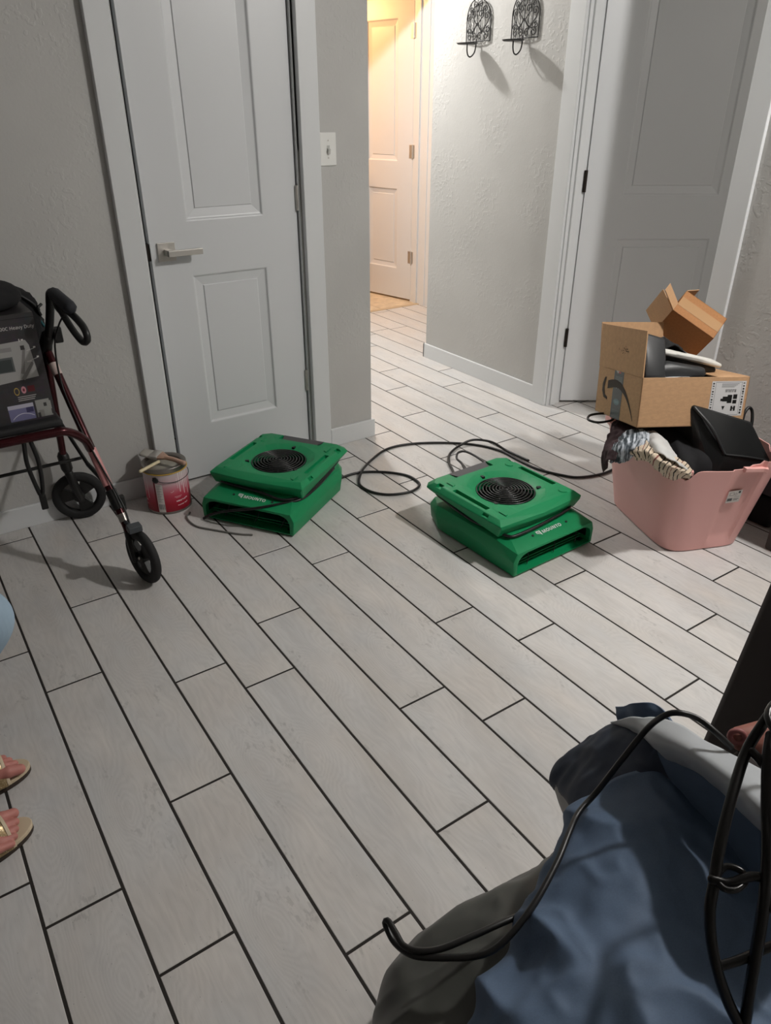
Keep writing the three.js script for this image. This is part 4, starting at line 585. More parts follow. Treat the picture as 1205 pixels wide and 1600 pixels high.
// black boxy bag leaning in the tote
{
  const b = thing('black_bag', 'glossy black boxy bag leaning in the pink tote', 'bag');
  const P = BAGV, back = (p, k) => [p[0] + 0.06 * k, p[1] - 0.20 * k, p[2] - 0.06 * k];
  const fill = [[2.20, 0.20, -1.26], [2.40, 0.20, -1.19], [2.36, 0.20, -1.40], [2.48, 0.22, -1.33]];
  const body = hull([P[0], P[1], P[2], P[3], P[4], P[5], [2.44, 0.36, -1.35]].concat(fill), 0.014, 0.5);
  mesh('bag_body', body, std({ color: srgb(20, 21, 22), roughness: 0.36 }), b);
  mesh('piping', tube([P[0], [lerp(P[0][0], P[1][0], 0.5) - 0.004, lerp(P[0][1], P[1][1], 0.5) + 0.012, lerp(P[0][2], P[1][2], 0.5) + 0.010], P[1]].map((p) => [p[0] - 0.006, p[1] + 0.008, p[2] + 0.008]), 0.0055, 24, false, 8), std({ color: srgb(44, 45, 46), roughness: 0.35 }), b);
  mesh('piping', tube([P[1], [lerp(P[1][0], P[2][0], 0.5), lerp(P[1][1], P[2][1], 0.5) + 0.003, lerp(P[1][2], P[2][2], 0.5) + 0.004], P[2]].map((p) => [p[0] - 0.004, p[1] + 0.006, p[2] + 0.010]), 0.0045, 24, false, 8), std({ color: srgb(30, 31, 32), roughness: 0.4 }), b);
  mesh('carry_handle', tube([[2.352, 0.425, -1.262], [2.365, 0.455, -1.268], [2.385, 0.468, -1.268], [2.398, 0.455, -1.262], [2.392, 0.425, -1.25], [2.38, 0.39, -1.24]], 0.0055, 40, false, 8), M.blackPlastic, b);
}
single('yellow_pouch', hull([[2.400, 0.36, -1.255], [2.415, 0.385, -1.275], [2.43, 0.25, -1.22], [2.435, 0.25, -1.26]], 0.010, 1), clothMat({ color: srgb(150, 128, 62) }), 'mustard yellow pouch wedged behind the black bag', 'pouch');
// dark fill of soft things under the boxes, so that the heap is carried from below
{
  const g = new THREE.SphereGeometry(1, 48, 28); const p = g.attributes.position; for (let i = 0; i < p.count; i++) { const a = p.getX(i), b = p.getY(i), c = p.getZ(i), k = 1 + 0.16 * (fbm(a * 4 + 3, c * 4 + b * 3, 77, 4) - 0.5); const sq = (v) => Math.sign(v) * Math.pow(Math.abs(v), 0.6); p.setXYZ(i, sq(a) * 0.155 * k, sq(b) * 0.182 * k, sq(c) * 0.20 * k); } g.computeVertexNormals(); g.rotateY(TOTE_A); g.translate(2.272, 0.196, -1.41);
  single('folded_clothes', g, clothMat({ color: srgb(24, 24, 27) }), 'dark heap of clothes filling the pink tote under the carton', 'clothing');
}
// large open delivery carton
{
  const c = thing('delivery_carton', 'large open brown delivery carton with an upturned curved arrow, full of shoes', 'box', [2.234, 0.481, -1.487]); c.rotation.set(-0.189, -0.403, -0.124);
  const X = 0.197, Y = 0.083, Z = 0.1555, t = 0.004;
  mesh('left_side', rb(-X, -X + t, -Y, Y, -Z, Z, 0.001, 1), M.card, c); mesh('right_side', rb(X - t, X, -Y, Y, -Z, Z, 0.001, 1), M.card, c);
  mesh('front_side', rb(-X, X, -Y, Y, Z - t, Z, 0.001, 1), M.card, c); mesh('back_side', rb(-X, X, -Y, Y, -Z, -Z + t, 0.001, 1), M.card, c); mesh('bottom', rb(-X, X, -Y, -Y + t, -Z, Z, 0.001, 1), M.card, c);
  const flap = (w, h) => { const g = bx(-w / 2, w / 2, 0, h, -t / 2, t / 2); return metreUV(g, 3); };
  const f1 = mesh('upright_flap', flap(2 * Z, 0.150), M.card, c); f1.position.set(-X + 0.001, Y, 0); f1.rotation.set(0, -Math.PI / 2, 0); f1.rotation.order = 'YXZ'; f1.rotation.x = 0.03;
  const f2 = mesh('back_flap', flap(2 * X * 0.62, 0.155), M.card, c); f2.position.set(-X * 0.38, Y, -Z + 0.002); f2.rotation.x = -0.12;
  const f3 = mesh('right_flap', flap(2 * Z * 0.96, 0.10), M.card, c); f3.rotation.order = 'YXZ'; f3.position.set(X - 0.002, Y - 0.001, 0); f3.rotation.y = -Math.PI / 2; f3.rotation.x = 1.62;
  // dark tape strip and print on the left side
  const tt = canvasTex(128, 512, (g, w, h) => { g.fillStyle = '#3d4646'; g.fillRect(0, 0, w, h); g.fillStyle = '#a9a6a0'; g.beginPath(); g.moveTo(20, 0); g.lineTo(70, 0); g.lineTo(45, 30); g.closePath(); g.fill(); g.fillStyle = '#a33a34'; g.fillRect(55, 6, 30, 16); g.fillStyle = '#77817f'; for (let y = 60; y < 110; y += 14) g.fillRect(18, y, 92, 4); g.fillStyle = '#b9bdb8'; g.fillRect(40, 160, 10, 26); g.fillRect(72, 160, 10, 26); g.fillStyle = '#4f6f73'; g.beginPath(); g.ellipse(64, 330, 40, 34, 0, 0, 7); g.fill(); g.fillStyle = '#7f9a9b'; g.fillRect(36, 322, 56, 5); g.fillRect(40, 336, 48, 5); g.fillStyle = '#5c6867'; for (let y = 420; y < 500; y += 16) g.fillRect(20, y, 88, 5); });
  const tp = new THREE.PlaneGeometry(0.068, 2 * Y); tp.rotateY(-Math.PI / 2); tp.translate(-X - 0.0006, 0, -0.002); mesh('packing_tape', tp, std({ map: tt, roughness: 0.3 }), c);
  const sm = new THREE.Shape(); // long tapering arc with an arrow head, printed upside down
  const A = [], B = []; for (let i = 0; i <= 24; i++) { const s = i / 24, z = lerp(-0.062, 0.092, s), y = 0.016 - 0.075 * s * s * s + 0.022 * Math.sin(Math.PI * (0.12 + s * 0.85)), wd = lerp(0.016, 0.0022, s * s); A.push([z, y + wd]); B.push([z, y - wd * 0.6]); }
  A.concat(B.reverse()).forEach((p, i) => i ? sm.lineTo(...p) : sm.moveTo(...p)); sm.closePath();
  const ar = new THREE.Shape(); [[-0.082, 0.048], [-0.074, 0.050], [-0.082, 0.018], [-0.074, -0.006], [-0.060, -0.012], [-0.058, -0.020], [-0.080, -0.016], [-0.092, 0.004], [-0.092, 0.026]].forEach((p, i) => i ? ar.lineTo(...p) : ar.moveTo(...p)); ar.closePath();
  for (const s of [sm, ar]) { const g = new THREE.ExtrudeGeometry(s, { depth: 0.0005, bevelEnabled: false }); g.scale(1.28, 1.12, 1); g.translate(0.004, -0.004, 0); g.rotateY(-Math.PI / 2); g.translate(-X - 0.0007, 0, 0); mesh('printed_arrow', g, std({ color: srgb(58, 48, 40), roughness: 0.7 }), c); }
  const ft = canvasTex(256, 128, (g, w, h) => { g.clearRect(0, 0, w, h); g.fillStyle = 'rgba(60,42,28,0.85)'; const r = rng(3); for (let i = 0; i < 26; i++) g.fillRect(20 + r() * 200, 20 + r() * 80, 4 + r() * 16, 3 + r() * 5); });
  const fp = new THREE.PlaneGeometry(0.09, 0.04); fp.rotateY(-Math.PI / 2); fp.translate(-X - 0.0045, Y + 0.075, 0.015); mesh('ink_stamp', fp, std({ map: ft, transparent: true, roughness: 0.8 }), c);
  const lt = canvasTex(512, 420, (g, w, h) => {
    g.fillStyle = '#c9c8c8'; g.fillRect(0, 0, w, h); g.fillStyle = '#222'; for (let i = 0; i < 12; i++) { g.fillRect(14, 20 + i * 32, 26, 18 - (i % 3) * 5); g.fillRect(w - 44, 20 + i * 32, 26, 12 + (i % 4) * 4); }
    g.strokeStyle = '#555'; g.lineWidth = 4; g.strokeRect(60, 14, w - 122, h - 28); g.fillStyle = '#6b6b6b'; for (let i = 0; i < 4; i++) g.fillRect(150, 30 + i * 13, 260 - i * 22, 6);
    g.fillStyle = '#222'; for (const [x, w2] of [[215, 20], [240, 26], [272, 18], [296, 24], [326, 26], [358, 16]]) { g.fillRect(x, 100, w2, 8); g.fillRect(x, 100, 7, 34); g.fillRect(x + w2 - 8, 112, 7, 22); }
    g.fillStyle = '#0c0c0c'; g.fillRect(190, 185, 90, 60); g.fillRect(260, 165, 70, 100); g.fillRect(345, 160, 60, 56); g.fillRect(345, 226, 60, 46); g.fillRect(160, 210, 40, 30); g.beginPath(); g.moveTo(190, 300); g.lineTo(240, 300); g.lineTo(215, 350); g.closePath(); g.fill(); g.fillRect(330, 300, 28, 60); g.fillRect(372, 300, 28, 60); g.fillRect(350, 320, 30, 14); });
  const lp = new THREE.PlaneGeometry(0.128, 0.118); lp.translate(X - 0.075, 0.010, Z + 0.0006); mesh('shipping_label', lp, std({ map: lt, roughness: 0.45 }), c);
  // contents (each a thing of its own), placed in the carton's frame
  c.updateMatrixWorld(); const at = (x, y, z) => { const v = V(x, y, z).applyMatrix4(c.matrixWorld); return [v.x, v.y, v.z]; };
  const boot = thing('ankle_boot', 'charcoal leather ankle boot standing at the left end of the open carton', 'boot');
  mesh('upper', merge([hull([at(-0.165, 0.080, 0.118), at(-0.110, 0.080, 0.118), at(-0.170, 0.205, 0.085), at(-0.110, 0.190, 0.085), at(-0.160, 0.085, 0.075), at(-0.10, 0.085, 0.075)], 0.016, 1.4), hull([at(-0.160, 0.088, 0.10), at(-0.085, 0.108, 0.10), at(-0.04, 0.094, 0.108), at(0.030, 0.090, 0.112)], 0.024, 1.4)]), std({ color: srgb(38, 39, 41), roughness: 0.45 }), boot);
  mesh('sole', hull([at(-0.175, 0.058, 0.095), at(-0.05, 0.060, 0.105), at(0.035, 0.062, 0.11), at(-0.175, 0.062, 0.122), at(0.035, 0.066, 0.126)], 0.009, 1), M.blackPlastic, boot);
  const sn = thing('sneaker', 'black flat shoe with a thick white sole lying on top of the open carton', 'shoe');
  mesh('sole', hull([at(-0.075, 0.152, 0.045), at(-0.03, 0.146, 0.060), at(0.06, 0.130, 0.062), at(0.150, 0.106, 0.045), at(-0.07, 0.160, 0.01), at(0.145, 0.116, 0.0)], 0.0085, 1.2), std({ color: srgb(214, 212, 206), roughness: 0.55 }), sn);
  mesh('upper', hull([at(-0.065, 0.138, 0.03), at(0.02, 0.116, 0.035), at(0.09, 0.100, 0.035), at(0.140, 0.088, 0.02), at(-0.05, 0.13, -0.01), at(0.13, 0.09, -0.01)], 0.014, 1.2), std({ color: srgb(30, 30, 31), roughness: 0.7 }), sn);
  const heap = new THREE.SphereGeometry(1, 40, 24); { const p = heap.attributes.position; for (let i = 0; i < p.count; i++) { const a = p.getX(i), b = p.getY(i), d = p.getZ(i), k = 1 + 0.3 * (fbm(a * 4 + 9, d * 4 + b * 3, 51, 4) - 0.5); const sq = (v) => Math.sign(v) * Math.pow(Math.abs(v), 0.7); const v = at(sq(a) * 0.180 * k - 0.004, -0.005 + sq(b) * 0.085 * k * (b > 0 && a < 0 ? 1.15 : 1), sq(d) * 0.135 * k - 0.01); p.setXYZ(i, ...v); } heap.computeVertexNormals(); }
  single('black_clothes', heap, clothMat({ color: srgb(22, 22, 23) }), 'jumble of black clothing filling the open carton below the boot', 'clothing');
  single('black_scarf', clothPatch([[at(-0.16, 0.10, -0.10), at(-0.10, 0.145, -0.10), at(-0.02, 0.14, -0.10), at(0.05, 0.11, -0.08)], [at(-0.16, 0.11, -0.02), at(-0.09, 0.185, -0.03), at(0.0, 0.17, -0.02), at(0.06, 0.12, -0.02)], [at(-0.13, 0.10, 0.03), at(-0.06, 0.16, 0.03), at(0.0, 0.15, 0.04), at(0.05, 0.11, 0.04)]], 24, 20, { wr: 0.02, freq: 30, seed: 31, ridge: 0.6 }), clothMat({ color: srgb(16, 16, 17) }), 'black cloth bunched at the back of the open carton', 'clothing');
  single('white_paper', clothPatch([[at(-0.15, 0.078, 0.125), at(-0.06, 0.080, 0.125), at(0.0, 0.075, 0.12)], [at(-0.15, 0.070, 0.150), at(-0.06, 0.084, 0.150), at(0.0, 0.076, 0.146)]], 14, 8, { wr: 0.003, freq: 40, seed: 6, thick: 0.001 }), std({ color: srgb(205, 208, 212), roughness: 0.6 }), 'white paper peeking over the front edge of the open carton', 'paper');
}
// small carton tipped on top of the heap
{
  const c = thing('small_carton', 'small brown carton tipped open on top of the shoe-filled carton', 'box', [2.457, 0.672, -1.601]); c.rotation.set(1.16, -1.039, 0.521);
  const X = 0.088, Y = 0.0655, Z = 0.056, t = 0.0035;
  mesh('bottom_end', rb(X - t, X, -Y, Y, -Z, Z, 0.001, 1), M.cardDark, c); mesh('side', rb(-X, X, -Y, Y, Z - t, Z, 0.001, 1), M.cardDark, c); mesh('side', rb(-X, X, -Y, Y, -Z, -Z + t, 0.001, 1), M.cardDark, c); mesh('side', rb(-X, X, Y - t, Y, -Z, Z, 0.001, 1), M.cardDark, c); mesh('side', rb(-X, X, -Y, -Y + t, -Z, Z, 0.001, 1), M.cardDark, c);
  const f1 = mesh('flap', rb(-t / 2, t / 2, -Y, Y, -0.090, 0, 0.001, 1), M.card, c); f1.position.set(-X, 0, Z); f1.rotation.y = 0.94;
  const f2 = mesh('flap', rb(-t / 2, t / 2, 0, 0.085, Z * 0.3, Z, 0.001, 1), M.card, c); f2.position.set(-X, Y, 0); f2.rotation.z = 0.9;
  const f3 = mesh('flap', rb(-t / 2, t / 2, -Y, Y, 0, 0.05, 0.001, 1), M.card, c); f3.position.set(-X, 0, -Z); f3.rotation.y = 2.4;
  mesh('clear_tape', rb(-X * 0.98, X * 0.98, -0.0005, 0.0005, -0.022, 0.022, 0.0004, 1).translate(0, Y + 0.0004, 0), M.tape, c);
  const w = new THREE.SphereGeometry(1, 28, 18); { const p = w.attributes.position; for (let i = 0; i < p.count; i++) { const k = 1 + 0.2 * (fbm(p.getX(i) * 6 + 4, p.getZ(i) * 6 + p.getY(i) * 4, 3, 3) - 0.5); p.setXYZ(i, p.getX(i) * 0.06 * k, p.getY(i) * 0.05 * k, p.getZ(i) * 0.042 * k); } w.computeVertexNormals(); w.translate(-0.024, 0, 0); }
  c.updateMatrixWorld(); w.applyMatrix4(c.matrixWorld); single('bubble_wrap', w, new THREE.MeshPhysicalMaterial({ color: srgb(214, 218, 226), roughness: 0.25, clearcoat: 0.5 }), 'crumpled clear bubble wrap inside the small tipped carton', 'wrap');
}
// loose strap loop on the left of the heap
single('strap_loop', cappedTube([[2.10, 0.385, -1.60], [2.048, 0.395, -1.573], [1.987, 0.40, -1.578], [1.978, 0.40, -1.615], [2.015, 0.40, -1.641], [2.064, 0.398, -1.635], [2.11, 0.388, -1.63]], 0.0045, 60), M.cable, 'thin black strap looping out from under the delivery carton', 'strap');

// ------------------------------------------------------------------ foreground at the right: coat on an ottoman, wire frame, armchair, small table
{
  const o = thing('ottoman', 'low dark ottoman hidden under the blue coat', 'ottoman');
  mesh('cushion', rb(0.70, 1.22, 0.10, 0.385, -0.43, 0.30, 0.04, 4), std({ color: srgb(40, 34, 32), roughness: 0.9 }), o);
  for (const [x, z] of [[0.75, -0.37], [1.17, -0.37], [0.75, 0.25], [1.17, 0.25]]) mesh('leg', bar([x, 0, z], [x, 0.11, z], 0.018, 12, 0.024), M.dark, o);
}
{
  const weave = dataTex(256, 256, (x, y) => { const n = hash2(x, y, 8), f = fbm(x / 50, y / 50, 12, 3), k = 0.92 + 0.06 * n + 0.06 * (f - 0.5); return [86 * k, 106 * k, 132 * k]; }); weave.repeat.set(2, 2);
  const c = thing('coat', 'blue coat with pale lining and dark sleeve heaped on the ottoman', 'coat');
  mesh('coat_body', clothPatch(COAT_BODY, 90, 80, { wr: 0.022, freq: 13, seed: 4, ridge: 0.72, thick: 0.006, dir: [0.8, 1.4] }), std({ map: weave, roughness: 0.72 }), c);
  mesh('sleeve', clothPatch(COAT_SLEEVE, 50, 80, { wr: 0.016, freq: 10, seed: 7, ridge: 0.7, thick: 0.005, dir: [1.6, 0.5] }), std({ color: srgb(70, 71, 67), roughness: 0.45 }), c);
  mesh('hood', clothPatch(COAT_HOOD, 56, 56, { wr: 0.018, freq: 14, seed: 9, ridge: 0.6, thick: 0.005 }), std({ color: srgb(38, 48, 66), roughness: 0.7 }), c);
  mesh('lining_band', clothPatch(COAT_BAND.slice(0, 4), 70, 24, { wr: 0.007, freq: 12, seed: 14, ridge: 0.4, thick: 0.004 }), std({ color: srgb(172, 176, 180), roughness: 0.55 }), c);
  mesh('inner_fold', clothPatch([COAT_BAND[3], COAT_BAND[3].map((p, i) => [(p[0] + COAT_BAND[4][i][0]) / 2 - 0.004, (p[1] + 0.47) / 2, p[2]]), COAT_BAND[4]], 60, 20, { wr: 0.008, freq: 14, seed: 24, ridge: 0.5, thick: 0.004 }), std({ map: weave, roughness: 0.72 }), c);
  mesh('collar_flap', clothPatch(COAT_FLAP, 30, 18, { wr: 0.010, freq: 22, seed: 16, ridge: 0.5, thick: 0.004 }), std({ map: weave, roughness: 0.7 }), c);
  mesh('lining', clothPatch(COAT_LINING, 24, 24, { wr: 0.006, freq: 20, seed: 18, ridge: 0.5, thick: 0.003 }), std({ color: srgb(150, 150, 148), roughness: 0.6 }), c);
  mesh('drawstring', cappedTube(STRAP_MAIN, 0.0042, 120), M.cable, c);
  mesh('drawstring', cappedTube(STRAP_LOOP, 0.0042, 110), M.cable, c);
}
{
  const f = thing('wire_stand', 'black metal wire stand with curved legs over the blue coat', 'wire stand'); const m = std({ color: srgb(24, 23, 23), metalness: 0.5, roughness: 0.28 });
  mesh('curved_wire', cappedTube(WIRE_A, 0.0060, 90, 10), m, f); mesh('curved_wire', cappedTube(WIRE_B, 0.0060, 90, 10), m, f); mesh('curved_wire', cappedTube(WIRE_C, 0.0052, 50, 10), m, f);
  mesh('cross_bar', cappedTube(BAR_A, 0.005, 40, 10), m, f); mesh('cross_bar', cappedTube(BAR_B, 0.005, 40, 10), m, f); mesh('ring', tube(BAR_C, 0.0036, 60, true, 8), m, f);
  // the far legs, outside the frame
  const sh = (l) => l.map(([x, y, z]) => [x + 0.22 * (0.4 + (y - 0.5)), y, z + 0.16]);
  mesh('curved_wire', cappedTube(sh(WIRE_A), 0.0060, 90, 10), m, f); mesh('top_ring', tube([[0.70, 0.775, -0.262], [0.84, 0.785, -0.24], [0.90, 0.79, -0.12], [0.80, 0.785, -0.04], [0.68, 0.78, -0.12]], 0.0045, 70, true, 8), m, f);
}
{
  const t = thing('rubber_toy', 'small pinkish toy snout peeking out behind the coat lining', 'toy');
  const g = hull([[1.047, 0.4, -0.427], [1.069, 0.391, -0.401], [1.114, 0.408, -0.401], [1.142, 0.4, -0.377], [1.086, 0.361, -0.416]], 0.019, 1.4); mesh('toy_body', g, std({ color: srgb(136, 84, 72), roughness: 0.6 }), t);
  const r = new THREE.TorusGeometry(0.012, 0.005, 10, 24); const m = mesh('nose_ring', r, std({ color: srgb(140, 82, 80), roughness: 0.6 }), t); m.position.set(1.034, 0.413, -0.424); m.rotation.set(-0.3, -0.9, 0);
}
{
  const lea = dataTex(256, 256, (x, y) => { const k = 0.85 + 0.3 * fbm(x / 6, y / 6, 42, 3); return [44 * k, 37 * k, 35 * k]; }); lea.repeat.set(3, 3);
  const mt = std({ map: lea, roughness: 0.85 });
  const a = thing('armchair', 'dark brown upholstered armchair with its front corner at the right edge', 'armchair');
  mesh('arm', hull([[1.305, 0.06, -0.585], [1.305, 0.06, 0.30], [1.50, 0.06, -0.585], [1.50, 0.06, 0.30], [1.405, 0.60, -0.575], [1.405, 0.60, 0.30], [1.55, 0.60, -0.575], [1.55, 0.60, 0.30]], 0.02, 0.9), mt, a);
  mesh('seat_base', rb(1.52, 2.08, 0.08, 0.40, -0.57, 0.30, 0.03, 3), mt, a); mesh('seat_cushion', rb(1.56, 2.06, 0.40, 0.50, -0.585, 0.16, 0.04, 4), mt, a);
  mesh('arm', rb(2.08, 2.26, 0.06, 0.60, -0.58, 0.30, 0.04, 3), mt, a); mesh('backrest', rb(1.46, 2.24, 0.3, 0.98, 0.14, 0.36, 0.06, 4), mt, a);
  for (const [x, z] of [[1.36, -0.53], [2.2, -0.53], [1.36, 0.26], [2.2, 0.26]]) mesh('foot', bar([x, 0, z], [x, 0.07, z], 0.02, 12), M.dark, a);
}
{
  const wood = std({ color: srgb(52, 34, 26), roughness: 0.5 });
  const t = thing('side_table', 'dark wooden side table whose leg shows at the right edge by the tote', 'table');
  mesh('table_top', rb(2.37, 2.735, 0.55, 0.575, -1.075, -0.72, 0.006), wood, t);
  for (const [x, z] of [[2.385, -1.06], [2.715, -1.06], [2.385, -0.74], [2.715, -0.74]]) mesh('leg', hull([[x - 0.012, 0.008, z - 0.012], [x + 0.012, 0.008, z + 0.012], [x - 0.012, 0.008, z + 0.012], [x + 0.012, 0.008, z - 0.012], [x - 0.016, 0.55, z - 0.016], [x + 0.016, 0.55, z + 0.016], [x + 0.016, 0.55, z - 0.016], [x - 0.016, 0.55, z + 0.016]], 0.006, 0.6), wood, t);
  mesh('shelf', rb(2.38, 2.72, 0.30, 0.315, -1.065, -0.735, 0.004), wood, t);
  const ft = canvasTex(256, 256, (g, w, h) => { g.fillStyle = '#4b4448'; g.fillRect(0, 0, w, h); const r = rng(8); for (let i = 0; i < 60; i++) { g.fillStyle = ['#5d9aa2', '#8a6f78', '#b9b2ae', '#2b2629', '#7b4750'][Math.floor(r() * 5)]; g.beginPath(); g.ellipse(r() * w, r() * h, 8 + r() * 16, 6 + r() * 10, r() * 3, 0, 7); g.fill(); } });
  const b = thing('patterned_bag', 'dark bag with a floral upper part on the floor behind the tote', 'bag');
  mesh('bag_base', rb(2.50, 2.73, 0, 0.115, -1.28, -1.14, 0.02, 3), std({ color: srgb(16, 15, 16), roughness: 0.8 }), b);
  const up = metreUV(rb(2.505, 2.725, 0.115, 0.27, -1.275, -1.145, 0.03, 3), 4); mesh('bag_upper', up, std({ map: ft, roughness: 0.9 }), b);
}

// ------------------------------------------------------------------ seated person at the left edge, mostly outside the frame
function field(bones, min, max, cell, k = 0.02) {                    // tapered capsules joined by a smooth minimum, meshed by marching cubes
  const size = Math.max(...[0, 1, 2].map((i) => max[i] - min[i])), res = Math.min(120, Math.ceil(size / cell)), mc = new MarchingCubes(res, new THREE.MeshBasicMaterial(), false, false, 400000);
  const c = [0, 1, 2].map((i) => (min[i] + max[i]) / 2), h = size / 2, F = mc.field, half = res / 2;
  const B = bones.map(([a, b, ra, rb2, sy]) => ({ a, d: [b[0] - a[0], b[1] - a[1], b[2] - a[2]], ra, rb: rb2, sy: sy || 1 })); for (const b of B) b.l2 = b.d[0] ** 2 + b.d[1] ** 2 + b.d[2] ** 2 || 1e-9;
  for (let z = 0; z < res; z++) for (let y = 0; y < res; y++) for (let x = 0; x < res; x++) {
    const p = [c[0] + (x - half) / half * h, c[1] + (y - half) / half * h, c[2] + (z - half) / half * h]; let m = 1e9;
    for (const b of B) { const q = [p[0] - b.a[0], p[1] - b.a[1], p[2] - b.a[2]]; const t = clamp((q[0] * b.d[0] + q[1] * b.d[1] + q[2] * b.d[2]) / b.l2); const dx = q[0] - b.d[0] * t, dy = (q[1] - b.d[1] * t) * b.sy, dz = q[2] - b.d[2] * t; const d = Math.sqrt(dx * dx + dy * dy + dz * dz) - lerp(b.ra, b.rb, t); const e = Math.max(k - Math.abs(m - d), 0) / k; m = Math.min(m, d) - e * e * k * 0.25; }
    F[x + y * res + z * res * res] = -m;
  }
  mc.isolation = 0; mc.update(); const n = mc.count, P = new Float32Array(n * 3), N = new Float32Array(n * 3);
  for (let i = 0; i < n; i++) for (let j = 0; j < 3; j++) { P[3 * i + j] = mc.positionArray[3 * i + j] * h + c[j]; N[3 * i + j] = mc.normalArray[3 * i + j]; }
  let g = new THREE.BufferGeometry(); g.setAttribute('position', new THREE.BufferAttribute(P, 3)); g = mergeVertices(g, 1e-5); g.computeVertexNormals(); return norm(g);
}
{
  const skin = std({ color: srgb(188, 122, 112), roughness: 0.55 }), denim = std({ color: srgb(150, 172, 190), roughness: 0.85 });
  const p = thing('person', 'seated person at the left edge in light blue jeans and gold sandals', 'person');
  const legs = [{ hip: [-0.47, 0.53, -1.50], knee: [-0.014, 0.478, -1.428], ank: [-0.175, 0.10, -1.485], toe: [-0.012, -1.492], dir: 0.06 }, { hip: [-0.47, 0.53, -1.30], knee: [-0.095, 0.478, -1.300], ank: [-0.205, 0.10, -1.305], toe: [-0.042, -1.318], dir: 0.22 }];
  const skinG = [];
  const feet = legs.map((L, i) => {
    const a = -L.dir, c = Math.cos(a), s = Math.sin(a), T = (u, y, v) => [L.toe[0] + u * c - v * s, y, L.toe[1] + u * s + v * c]; // u forward, v to the near side (+z)
    const B = [[T(-0.215, 0.055, 0), T(-0.10, 0.058, 0), 0.030, 0.030, 1], [T(-0.10, 0.055, -0.012), T(-0.060, 0.046, -0.014), 0.026, 0.019, 1], [T(-0.10, 0.052, 0.018), T(-0.068, 0.044, 0.022), 0.022, 0.016, 1], [L.ank, T(-0.19, 0.06, 0), 0.032, 0.034, 1]];
    const big = i === 0 ? 1 : -1; // the inner side carries the big toe
    const lens = [0.006, 0.000, -0.008, -0.017, -0.028], rad = [0.0125, 0.0092, 0.0088, 0.0084, 0.008], off = [-0.027, -0.003, 0.015, 0.0315, 0.046];
    for (let k = 0; k < 5; k++) { const v = off[k] * (i === 0 ? -1 : 1) * (i === 0 ? 1 : 1), l = lens[k] - 0.012; B.push([T(-0.068 + lens[k] * 0.4, 0.045, v * 0.85), T(-0.030 + l, 0.0435, v), rad[k], rad[k] * 1.05, 1]); B.push([T(-0.030 + l, 0.0435, v), T(-0.006 + l, 0.0365, v * 1.0), rad[k] * 1.05, rad[k] * 0.95, 1]); }
    const x0 = L.toe[0] - 0.26, g = field(B, [x0, 0.01, L.toe[1] - 0.11], [L.toe[0] + 0.03, 0.15, L.toe[1] + 0.11], 0.003, 0.005); skinG.push(g); return T;
  });
  // body: trousers are a child, skin of feet, arms, neck and head is the body mesh
  const chest = [-0.56, 1.02, -1.40];
  const upper = field([[[-0.52, 0.58, -1.40], [-0.55, 0.80, -1.40], 0.13, 0.12], [[-0.55, 0.80, -1.40], [-0.57, 1.02, -1.40], 0.12, 0.115], [[-0.57, 1.04, -1.54], [-0.57, 1.04, -1.26], 0.065, 0.065], [[-0.57, 1.04, -1.55], [-0.50, 0.80, -1.60], 0.05, 0.042], [[-0.57, 1.04, -1.25], [-0.50, 0.80, -1.20], 0.05, 0.042]], [-0.80, 0.45, -1.75], [-0.30, 1.2, -1.05], 0.012, 0.05);
  skinG.push(field([[[-0.50, 0.80, -1.60], [-0.28, 0.66, -1.52], 0.038, 0.028], [[-0.50, 0.80, -1.20], [-0.28, 0.66, -1.30], 0.038, 0.028], [[-0.57, 1.08, -1.40], [-0.55, 1.18, -1.40], 0.052, 0.050], [[-0.54, 1.27, -1.40], [-0.53, 1.32, -1.40], 0.082, 0.088], [[-0.50, 1.22, -1.40], [-0.50, 1.25, -1.40], 0.058, 0.06], [[-0.435, 1.265, -1.40], [-0.428, 1.255, -1.40], 0.013, 0.015], [[-0.54, 1.28, -1.49], [-0.545, 1.26, -1.49], 0.016, 0.012], [[-0.54, 1.28, -1.31], [-0.545, 1.26, -1.31], 0.016, 0.012],
    ...[-1, 1].flatMap((s) => { const z = -1.40 + s * 0.105; return [[[-0.28, 0.66, z + s * 0.01], [-0.20, 0.628, z - s * 0.005], 0.028, 0.026], ...[0, 1, 2, 3].flatMap((k) => [[[-0.20, 0.626, z - s * 0.03 + s * k * 0.019], [-0.155, 0.618, z - s * 0.034 + s * k * 0.020], 0.010, 0.009], [[-0.155, 0.618, z - s * 0.034 + s * k * 0.020], [-0.125 - k * 0.004, 0.598, z - s * 0.034 + s * k * 0.02], 0.009, 0.0075]]), [[-0.25, 0.645, z - s * 0.025], [-0.205, 0.622, z - s * 0.058], 0.011, 0.009]]; })], [-0.75, 0.56, -1.75], [-0.08, 1.45, -1.05], 0.0085, 0.012));
  mesh('body', merge(skinG), skin, p);
  const tr = field([...legs.flatMap((L) => [[L.hip, L.knee, 0.088, 0.062], [L.knee, [lerp(L.knee[0], L.ank[0], 0.72), lerp(L.knee[1], L.ank[1], 0.72), lerp(L.knee[2], L.ank[2], 0.72)], 0.060, 0.050]]), [[-0.50, 0.55, -1.47], [-0.50, 0.55, -1.33], 0.12, 0.12]], [-0.72, 0.12, -1.72], [0.12, 0.72, -1.08], 0.0085, 0.04);
  mesh('jeans', tr, denim, p);
  mesh('shirt', upper, std({ color: srgb(120, 96, 104), roughness: 0.9 }), p);
